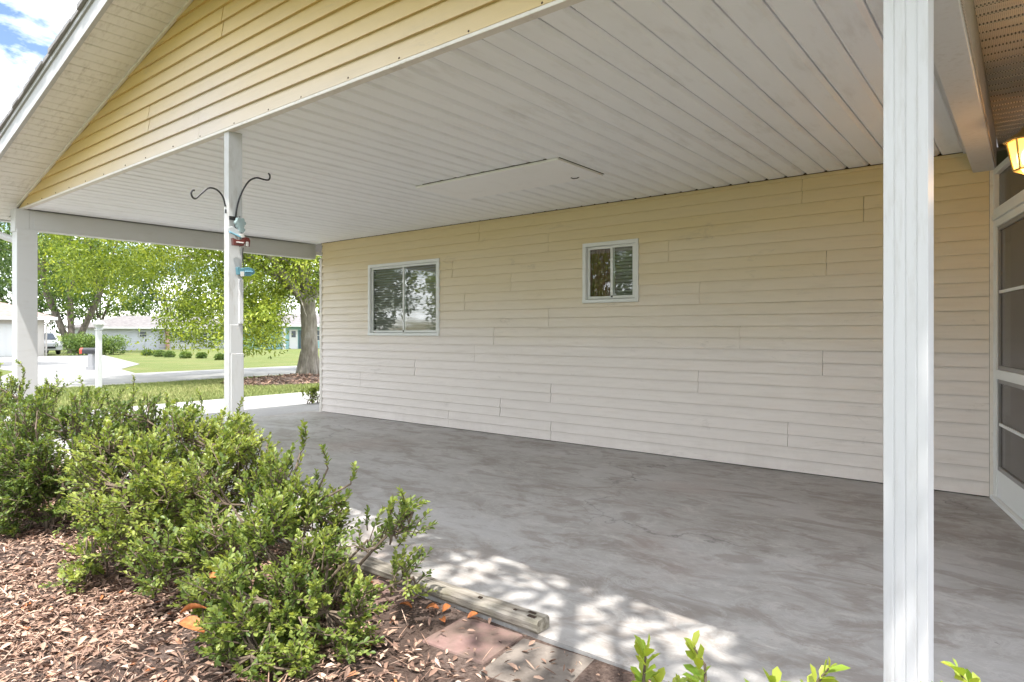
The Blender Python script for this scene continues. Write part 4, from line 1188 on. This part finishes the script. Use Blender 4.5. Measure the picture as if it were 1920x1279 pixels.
# shade tree behind the camera: its limbs and leaves throw the dappled shade
def shade_tree():
    global RNG
    RNG = np.random.default_rng(62); rr = random.Random(62)
    b = Vector((1.35, -2.05, -0.06))
    root = empty('shade_tree', b); tag(root, 'magnolia tree behind the camera, seen by the shadow of its limbs', 'tree')
    wd = MB()
    trunk = limb(wd, [b, b + Vector((-.1, .1, 1.2)), b + Vector((-.45, .45, 2.3)), Vector((0.2, -.6, 3.2))], .17, .11, 10, .01, 1)
    main = limb(wd, [Vector((0.2, -.6, 3.2)), Vector((-.35, .2, 3.7)), Vector((-.66, .76, 4.2)), Vector((-.68, .79, 5.2)), Vector((-.70, .78, 6.6))], .062, .03, 8, .008, 2)
    side = limb(wd, [Vector((0.2, -.6, 3.2)), Vector((-.02, .0, 3.9)), Vector((-.30, .52, 4.5)), Vector((-.35, .60, 5.4)), Vector((-.1, .55, 6.2))], .045, .015, 7, .008, 4)
    fork = limb(wd, [Vector((-.33, .58, 5.0)), Vector((-.05, .75, 5.5)), Vector((.25, .85, 5.9))], .022, .008, 6, .008, 5)
    limb(wd, [Vector((-.67, .78, 5.0)), Vector((-1.0, .75, 5.5)), Vector((-1.6, .6, 6.0))], .028, .008, 6, .01, 6)
    tgts = [(1.8, -3.6, 5.0), (3.2, -1.8, 5.2), (-.9, -2.8, 5.6), (-1.2, -3.4, 4.6), (1.6, -.2, 6.4), (2.2, .6, 5.6), (-.6, -.9, 7.4)]
    ends = []
    for i, t in enumerate(tgts):
        e = Vector(t); s0 = trunk[rr.randint(len(trunk) - 6, len(trunk) - 1)]
        o_ = limb(wd, [s0, s0.lerp(e, .5) + Vector((0, 0, .4)), e], .07, .015, 7, .02, 30 + i)
        ends += o_[5:]
        for q in range(3):
            s1 = o_[rr.randint(5, len(o_) - 2)]; e2 = s1 + Vector((rr.uniform(-1, 1), rr.uniform(-1, 1), rr.uniform(-.2, .9)))
            ends += limb(wd, [s1, s1.lerp(e2, .5), e2], .02, .006, 5, .02, 80 + i * 3 + q)[2:]
    wd.build('trunk', M['bark'], root)
    cl = []
    for i in range(115):
        e = ends[rr.randrange(len(ends))]
        c = np.array(e) + RNG.normal(0, .38, 3)
        cl.append((c, RNG.uniform(.16, .34), int(RNG.uniform(16, 34))))
    for c_ in ((-.72, .78, 6.9), (-.1, .6, 6.4), (.3, .9, 6.0), (-1.7, .6, 6.2), (-1.5, .25, 5.6), (-.9, .35, 6.3)):
        for q in range(2): cl.append((np.array(c_) + RNG.normal(0, .16, 3), .2, 16))
    for i in range(46): cl.append((np.array([RNG.uniform(.15, 2.4), RNG.uniform(.0, 1.15), RNG.uniform(5.2, 6.2)]), .24, 26))
    for i in range(52): cl.append((np.array([RNG.uniform(-2.6, -.4), RNG.uniform(.2, 1.0), RNG.uniform(5.4, 6.3)]), .20, 11))
    foliage('crown', cl, 0, .15, M['tree_dark'], root, squash=.9, shell=.2, width=.42)
shade_tree()

# trees beyond the street
G1 = 'trees beyond the street'
crown_tree('oak_tree', 'tall airy tree with several leaning grey trunks behind the rounded hedge', (-66.5, 20.6, gz(-66)), .42, 16, (-66, 20.6, 9.2), (7.5, 5.2, 6.4), 210, 1.2, 65, .34, M['tree_mid'], M['bark_dark'], 5, G1, 9, 5.5, multi=3)
crown_tree('oak_tree', 'dark leafy tree at the far left edge beyond the post', (-38, 7.2, gz(-38)), .3, 9, (-38, 6.6, 5.4), (4.2, 3.2, 3.8), 130, .8, 80, .2, M['tree_dark'], M['bark_dark'], 6, G1, 6, 3.0)
far = [(-96, 33, 15, 'tall green tree rising behind the left end of the pale house', 'tree_mid'), (-100, 44, 16, 'broad green tree behind the middle of the pale house', 'tree_dark'), (-98, 56, 15, 'green tree behind the gap between the two houses', 'tree_mid'),
       (-92, 68, 16, 'dark green tree behind the teal house', 'tree_dark'), (-84, 80, 15, 'green tree behind the right end of the teal house', 'tree_mid'), (-92, 24, 14, 'green tree standing behind the garage roof', 'tree_dark'), (-95, 14, 15, 'green tree behind the garage at the left edge', 'tree_mid')]
for i, (x_, y_, h_, lb, mt) in enumerate(far):
    crown_tree('far_tree', lb, (x_, y_, gz(x_)), .4, h_, (x_, y_, h_ * .52), (6.5, 6.8, h_ * .44), 120, 1.6, 55, .5, M[mt], M['bark_dark'], 100 + i, G1, 5, h_ * .2)
G2 = 'garden trees behind the camera'
back = [(-14, -12, 'tree_mid', 'leafy tree across the side garden, mirrored in the wide window'), (-22, -14, 'tree_bright', 'bright tree in the side garden, left of the mirrored one'), (-7.5, -11, 'tree_mid', 'leafy tree behind the camera, mirrored in the small window'), (0, -13, 'tree_dark', 'dark tree straight behind the camera'), (-30, -12, 'tree_dark', 'dark tree at the far end of the side garden'), (-18, -17, 'tree_dark', 'dark tree in the second row of the side garden, left'), (-10.5, -17, 'tree_mid', 'green tree in the second row of the side garden, middle'), (-26, -19, 'tree_mid', 'green tree in the second row of the side garden, far left')]
for i, (x_, y_, mt, lb) in enumerate(back):
    crown_tree('garden_tree', lb, (x_, y_, gz(x_)), .22, 8, (x_, y_, 3.7), (3.6, 3.0, 3.6), 170, .75, 50, .26, M[mt], M['bark'], 200 + i, G2, 5, 1.8)

# ------------------------------------------------------------------ lawn grass in the strip between drive and road
RNG = np.random.default_rng(91)
n = 90000
x = RNG.uniform(-17.65, -11.5, n); y = RNG.uniform(0.9, 15, n)
ok = ~(((x + 15.1) / 1.6) ** 2 + ((y - 10.0) / 2.1) ** 2 < 1.0)
x, y = x[ok], y[ok]; n = len(x)
z = -0.06 - 0.012 * np.clip(-9 - x, 0, 81)
h = RNG.uniform(.025, .06, n); a_ = RNG.uniform(0, 2 * math.pi, n); w = .006
V = np.stack([np.stack([x + w * np.cos(a_), y + w * np.sin(a_), z], 1), np.stack([x - w * np.cos(a_), y - w * np.sin(a_), z], 1), np.stack([x + RNG.normal(0, .02, n), y + RNG.normal(0, .02, n), z + h], 1)], 1).reshape(-1, 3)
F = np.arange(n * 3).reshape(-1, 3)
tag(link_mesh('grass_blades', np_mesh('grass_blades', V, F, np.clip(RNG.normal(.5, .22, n) + .15 * np.sin(x * 1.1 + y * .7), 0, 1)), M['blade']), 'short mown grass between the driveway and the road', 'grass', kind='stuff')

# ------------------------------------------------------------------ street things
lb_ = Vector((-16.9, 5.77, gz(-16.9)))
lp = empty('lamp_post', lb_); tag(lp, 'white square garden lamp post with a flared lantern top beside the road', 'lamp post')
MB().box(lb_.x - .055, lb_.x + .055, lb_.y - .055, lb_.y + .055, lb_.z - .05, 1.20).build('pillar', M['white'], lp, .008)
MB().box(lb_.x - .07, lb_.x + .07, lb_.y - .07, lb_.y + .07, 1.20, 1.225).build('collar', M['white'], lp, .004)
m = new_mat('frosted_glass', (0.55, 0.56, 0.56), 0.3, 0.5); M['frost'] = m
lt = MB()
for (z0_, z1_, a0_, a1_) in ((1.225, 1.33, .045, .09),):
    lt.add([(lb_.x + sx * a0_, lb_.y + sy * a0_, z0_) for sx, sy in ((-1,-1),(1,-1),(1,1),(-1,1))] + [(lb_.x + sx * a1_, lb_.y + sy * a1_, z1_) for sx, sy in ((-1,-1),(1,-1),(1,1),(-1,1))],
           [(0,3,2,1),(4,5,6,7),(0,1,5,4),(1,2,6,5),(2,3,7,6),(3,0,4,7)])
lt.build('lantern_glass', M['frost'], lp)
lt = MB()
lt.add([(lb_.x + sx * .12, lb_.y + sy * .12, 1.332) for sx, sy in ((-1,-1),(1,-1),(1,1),(-1,1))] + [(lb_.x + sx * .03, lb_.y + sy * .03, 1.43) for sx, sy in ((-1,-1),(1,-1),(1,1),(-1,1))],
       [(0,3,2,1),(4,5,6,7),(0,1,5,4),(1,2,6,5),(2,3,7,6),(3,0,4,7)])
lt.build('lantern_roof', M['white'], lp)
MB().lathe([(.02, 1.43), (.028, 1.45), (.012, 1.475)], (lb_.x, lb_.y, 0), 10).build('finial', M['white'], lp)

mbp = Vector((-27.5, 9.15, gz(-27.5)))
mail = empty('mailbox', mbp); tag(mail, 'black mailbox with a red door on a grey post across the road', 'mailbox')
M['mail_black'] = new_mat('mailbox_black', (0.035, 0.035, 0.04), 0.4, 0.5); M['mail_red'] = new_mat('mailbox_red', (0.45, 0.07, 0.05), 0.4, 0.5); M['grey_post'] = new_mat('grey_post', (0.30, 0.30, 0.31), 0.7, 0.3)
ud = Vector((0.7815, 0.624, 0))       # long axis of the box
vd = Vector((-0.624, 0.7815, 0))
def mbx(s, t, z): return tuple(mbp + ud * s + vd * t + Vector((0, 0, z)))
arch = [(-.095, .62)] + [(-.095, .74)] + [(.095 * -math.cos(a0), .74 + .095 * math.sin(a0)) for a0 in (math.pi * q / 8 for q in range(1, 8))] + [(.095, .74), (.095, .62)]
MB().prism(arch, lambda t, z: mbx(-.30, t, z), lambda t, z: mbx(.24, t, z)).build('box_body', M['mail_black'], mail)
MB().prism([(t * 1.04, z) for t, z in arch], lambda t, z: mbx(-.40, t, z), lambda t, z: mbx(-.302, t, z)).build('box_door', M['mail_red'], mail)
MB().box(-.085, .085, -.085, .085, -.05, .618).map(mbx).build('mail_post', M['grey_post'], mail)
MB().box(-.13, .13, -.13, .13, -.05, .14).map(mbx).build('post_base', M['grey_post'], mail)

# small clipped shrubs on the neighbour's lawn
G3 = 'small clipped shrubs on the neighbour lawn'
sp = [(-48.7, 19.7, .34), (-44.7, 18.8, .33), (-42.5, 18.5, .29), (-39.0, 17.9, .30), (-38.0, 18.35, .26), (-34.0, 17.4, .24)]
names = ['first', 'second', 'third', 'fourth', 'fifth', 'last']
for i, (x_, y_, r_) in enumerate(sp):
    RNG = np.random.default_rng(300 + i)
    root = empty('round_shrub', (x_, y_, gz(x_)))
    tag(root, '%s small round shrub from the left in the row on the neighbour lawn' % names[i], 'shrub', G3)
    st = MB()
    for q in range(5): st.tube([(x_, y_, gz(x_) - .02), (x_ + .5 * r_ * math.cos(q * 1.3), y_ + .5 * r_ * math.sin(q * 1.3), gz(x_) + r_ * .7)], [.02, .01], 5)
    st.build('stems', M['twig'], root)
    foliage('foliage', [(np.array([x_ + r_ * .5 * math.cos(q * .9) * (q > 0), y_ + r_ * .5 * math.sin(q * .9) * (q > 0), gz(x_) + r_ * (.62 if q else .8)]), r_ * .62, 130) for q in range(8)], 0, .11, M['hedge'], root, squash=.85)

RNG = np.random.default_rng(333)
hb = empty('rounded_hedge', (-55.0, 18.4, gz(-55))); tag(hb, 'large rounded green bush beside the neighbour driveway', 'hedge')
st = MB()
for q in range(9): st.tube([(-55 + .1 * q - .4, 17.6 + .25 * q, gz(-55) - .05), (-55 + .15 * q - .6, 17.3 + .3 * q, gz(-55) + 1.0)], [.04, .015], 6)
st.build('stems', M['twig'], hb)
foliage('foliage', [(np.array([-55 + RNG.uniform(-1, 1), 18.4 + RNG.uniform(-1.75, 1.75), gz(-55) + RNG.uniform(.35, 1.25)]), RNG.uniform(.4, .65), 120) for q in range(60)], 0, .16, M['hedge'], hb, squash=.9)

# ------------------------------------------------------------------ houses across the street
def wallmat(name, col):
    return painted(name, col, tuple(c * .75 for c in col), (1, 1, 3), .4, .7)
M['pale_wall'] = wallmat('pale_blue_grey_wall', (0.50, 0.51, 0.57)); M['garage_wall'] = wallmat('cream_garage_wall', (0.50, 0.465, 0.43)); M['teal_wall'] = wallmat('teal_wall', (0.25, 0.42, 0.42))
M['far_white'] = new_mat('far_white_trim', (0.58, 0.58, 0.575), .6, .3)
m = new_mat('far_roof', (0.30, 0.28, 0.27), .9, .2); k = NT(m); k.color(k.ramp(k.noise(k.pos(), 3, 5), [(.3, (.13, .12, .118)), (.7, (.21, .195, .19))])); M['far_roof'] = m
m = new_mat('pink_roof', (0.45, 0.36, 0.33), .9, .2); k = NT(m); k.color(k.ramp(k.noise(k.pos(), 4, 5), [(.3, (.20, .145, .13)), (.7, (.29, .225, .20))])); M['pink_roof'] = m
M['far_glass'] = new_mat('far_window_glass', (0.05, 0.06, 0.08), .15, .6)
M['pink_col'] = new_mat('brick_column', (0.50, 0.27, 0.24), .85, .2)

def roof_hip(x0, x1, y0, y1, z0, rise, inset):
    xm_ = (x0 + x1) / 2
    v = [(x0, y0, z0), (x1, y0, z0), (x1, y1, z0), (x0, y1, z0), (xm_, y0 + inset, z0 + rise), (xm_, y1 - inset, z0 + rise)]
    v += [(a, b, c - .16) for a, b, c in v[:4]]
    return MB().add(v, [(0, 1, 4), (1, 2, 5, 4), (2, 3, 5), (3, 0, 4, 5), (0, 6, 7, 1), (1, 7, 8, 2), (2, 8, 9, 3), (3, 9, 6, 0), (6, 9, 8, 7)])
def far_window(parent, x, y0, y1, z0, z1, bars=2):
    w = MB()
    w.box(x, x + .07, y0 - .07, y1 + .07, z1, z1 + .07); w.box(x, x + .09, y0 - .09, y1 + .09, z0 - .07, z0)
    w.box(x, x + .07, y0 - .07, y0, z0, z1); w.box(x, x + .07, y1, y1 + .07, z0, z1)
    for i in range(1, bars):
        zq = z0 + (z1 - z0) * i / bars; w.box(x, x + .06, y0, y1, zq - .025, zq + .025)
    o = w.build('window', M['far_white'], parent)
    MB().box(x + .002, x + .03, y0, y1, z0, z1).build('pane', M['far_glass'], o)

g0 = gz(-77)
h1 = empty('pale_house', (-77, 34, g0)); tag(h1, 'long pale blue-grey single-storey house with a low grey roof across the street', 'house')
MB().box(-86, -77, 26.6, 44, g0 - .2, 1.50).build('wall', M['pale_wall'], h1)
MB().box(-77.0, -76.9, 33.2, 44, g0 - .2, -0.15).build('porch_wall', M['far_white'], h1)
roof_hip(-86.8, -76.2, 25.9, 44.7, 1.66, 1.35, 4.5).build('roof', M['far_roof'], h1)
MB().box(-76.22, -76.12, 25.9, 44.7, 1.48, 1.68).build('fascia', M['far_white'], h1)
far_window(h1, -77, 30.3, 31.0, .60, 1.15, 2)
far_window(h1, -76.9, 34.6, 36.0, -.05, 1.0, 4); far_window(h1, -76.9, 36.4, 37.8, -.05, 1.0, 4); far_window(h1, -76.9, 38.4, 39.8, -.05, 1.0, 4); far_window(h1, -76.9, 40.4, 42.0, -.05, 1.0, 4)
MB().box(-76.85, -76.55, 33.0, 33.35, g0 - .1, 1.48).build('porch_column', M['pink_col'], h1)
for i in range(5):
    zq = -.55 + i * .28
    MB().box(-76.88, -76.8, 32.3, 32.99, zq, zq + .10).build('railing_board', M['far_white'], h1)
    MB().box(-76.88, -76.8, 33.36, 34.1, zq, zq + .10).build('railing_board', M['far_white'], h1)

g2 = gz(-62)
h2 = empty('teal_house', (-62, 42, g2)); tag(h2, 'teal house with white trim and porch door glimpsed beneath the street tree', 'house')
MB().box(-71, -62, 37.2, 52, g2 - .2, 1.75).build('wall', M['teal_wall'], h2)
roof_hip(-71.8, -61.0, 36.2, 52.8, 1.92, 1.3, 4.5).build('roof', M['far_roof'], h2)
MB().box(-61.02, -60.9, 36.2, 52.8, 1.70, 1.95).build('fascia', M['far_white'], h2)
d_ = MB().box(-62, -61.93, 39.35, 40.35, g2, 1.40).build('door', M['far_white'], h2)
MB().box(-61.94, -61.91, 39.6, 40.1, .55, 1.25).build('pane', M['far_glass'], d_)
MB().box(-61.4, -61.2, 38.2, 38.42, g2, 1.7).build('porch_post', M['far_white'], h2); MB().box(-61.4, -61.2, 41.2, 41.42, g2, 1.7).build('porch_post', M['far_white'], h2)
far_window(h2, -62, 41.8, 43.2, .2, 1.3, 2)
MB().box(-61.95, -61.9, 40.5, 41.1, g2, 1.3).build('shutter', solid('dark_teal', (.05, .09, .11)), h2)

g3 = gz(-56)
h3 = empty('garage_house', (-56, 12, g3)); tag(h3, 'cream garage with a pinkish roof and wide white door at the left', 'garage')
MB().box(-66, -56, 4.0, 15.6, g3 - .2, 2.05).build('wall', M['garage_wall'], h3)
dr = MB().box(-56, -55.95, 8.6, 14.9, g3, 1.72).build('garage_door', M['far_white'], h3)
for i in range(4):
    for j in range(8):
        y_ = 8.68 + j * .775; z_ = g3 + .06 + i * .575
        MB().box(-55.95, -55.93, y_, y_ + .69, z_, z_ + .50).build('door_panel', M['far_white'], dr)
roof_hip(-66.7, -55.3, 3.3, 16.2, 2.2, 1.7, 3.5).build('roof', M['pink_roof'], h3)
MB().box(-55.32, -55.2, 3.3, 16.2, 2.0, 2.22).build('fascia', M['far_white'], h3)
MB().tube([(-55.35, 16.1, 2.05), (-55.7, 15.75, 1.75), (-55.9, 15.68, 1.6), (-55.9, 15.68, g3)], .06, 6).build('downspout', M['garage_wall'], h3)

# parked van beside the garage
vp = Vector((-60.5, 17.2, gz(-60)))
van = empty('parked_van', vp); tag(van, 'silver-grey van parked between the garage and the rounded bush', 'van')
M['van_paint'] = new_mat('silver_paint', (0.42, 0.43, 0.45), .3, .5, .3); M['tyre'] = new_mat('tyre_rubber', (.02, .02, .02), .8, .2)
sec = [(0, .35), (0, .95), (-.15, 1.05), (-1.0, 1.15), (-1.65, 1.72), (-4.3, 1.75), (-4.55, 1.5), (-4.6, .35)]
MB().prism(sec, lambda x_, z_: (vp.x + x_, vp.y - .9, vp.z + z_), lambda x_, z_: (vp.x + x_, vp.y + .9, vp.z + z_)).build('body', M['van_paint'], van, .05)
MB().add([(vp.x - 1.04, vp.y - .72, vp.z + 1.20), (vp.x - 1.04, vp.y + .72, vp.z + 1.20), (vp.x - 1.60, vp.y + .66, vp.z + 1.685), (vp.x - 1.60, vp.y - .66, vp.z + 1.685)], [(0, 1, 2, 3)]).map(lambda a, b, c: (a + .03, b, c + .02)).build('windscreen', M['far_glass'], van)
for s_ in (-1, 1):
    MB().box(vp.x + .0, vp.x + .03, vp.y + s_ * .62 - .18, vp.y + s_ * .62 + .18, vp.z + .72, vp.z + .90).build('headlight', M['frost'], van)
    for x_ in (-.85, -3.7):
        w_ = MB().lathe([(.30, -.1), (.34, -.07), (.34, .07), (.30, .1)], (0, 0, 0), 18).map(lambda a, b, c: (vp.x + x_ + a, vp.y + s_ * .82 + c, vp.z + .33 + b)).build('wheel', M['tyre'], van)
MB().box(vp.x + .0, vp.x + .03, vp.y - .4, vp.y + .4, vp.z + .5, vp.z + .66).build('grille', M['tyre'], van)

# chain-link fence in front of the pale house
fx = -74.5
fc = empty('chain_link_fence', (fx, 32, gz(fx))); tag(fc, 'low grey chain-link fence along the front of the pale house', 'fence')
M['galv'] = new_mat('galvanised', (.30, .31, .33), .45, .5, .4)
MB().tube([(fx, 24.5, gz(fx) + .95), (fx, 46, gz(fx) + .95)], .03, 6).build('top_rail', M['galv'], fc)
for i in range(9):
    MB().tube([(fx, 24.5 + 2.68 * i, gz(fx) - .1), (fx, 24.5 + 2.68 * i, gz(fx) + 1.0)], .035, 6).build('fence_post', M['galv'], fc)
wm = MB()
for i in range(150):
    y_ = 24.5 + i * .143
    for s_ in (-1, 1):
        y1_ = y_ + s_ * .9
        wm.add([(fx + .01, y_, gz(fx)), (fx + .01, y_ + .006, gz(fx)), (fx + .01, y1_ + .006, gz(fx) + .92), (fx + .01, y1_, gz(fx) + .92)], [(0, 1, 2, 3)])
o = wm.build('wire_mesh', M['galv'], fc); o['kind'] = 'stuff'
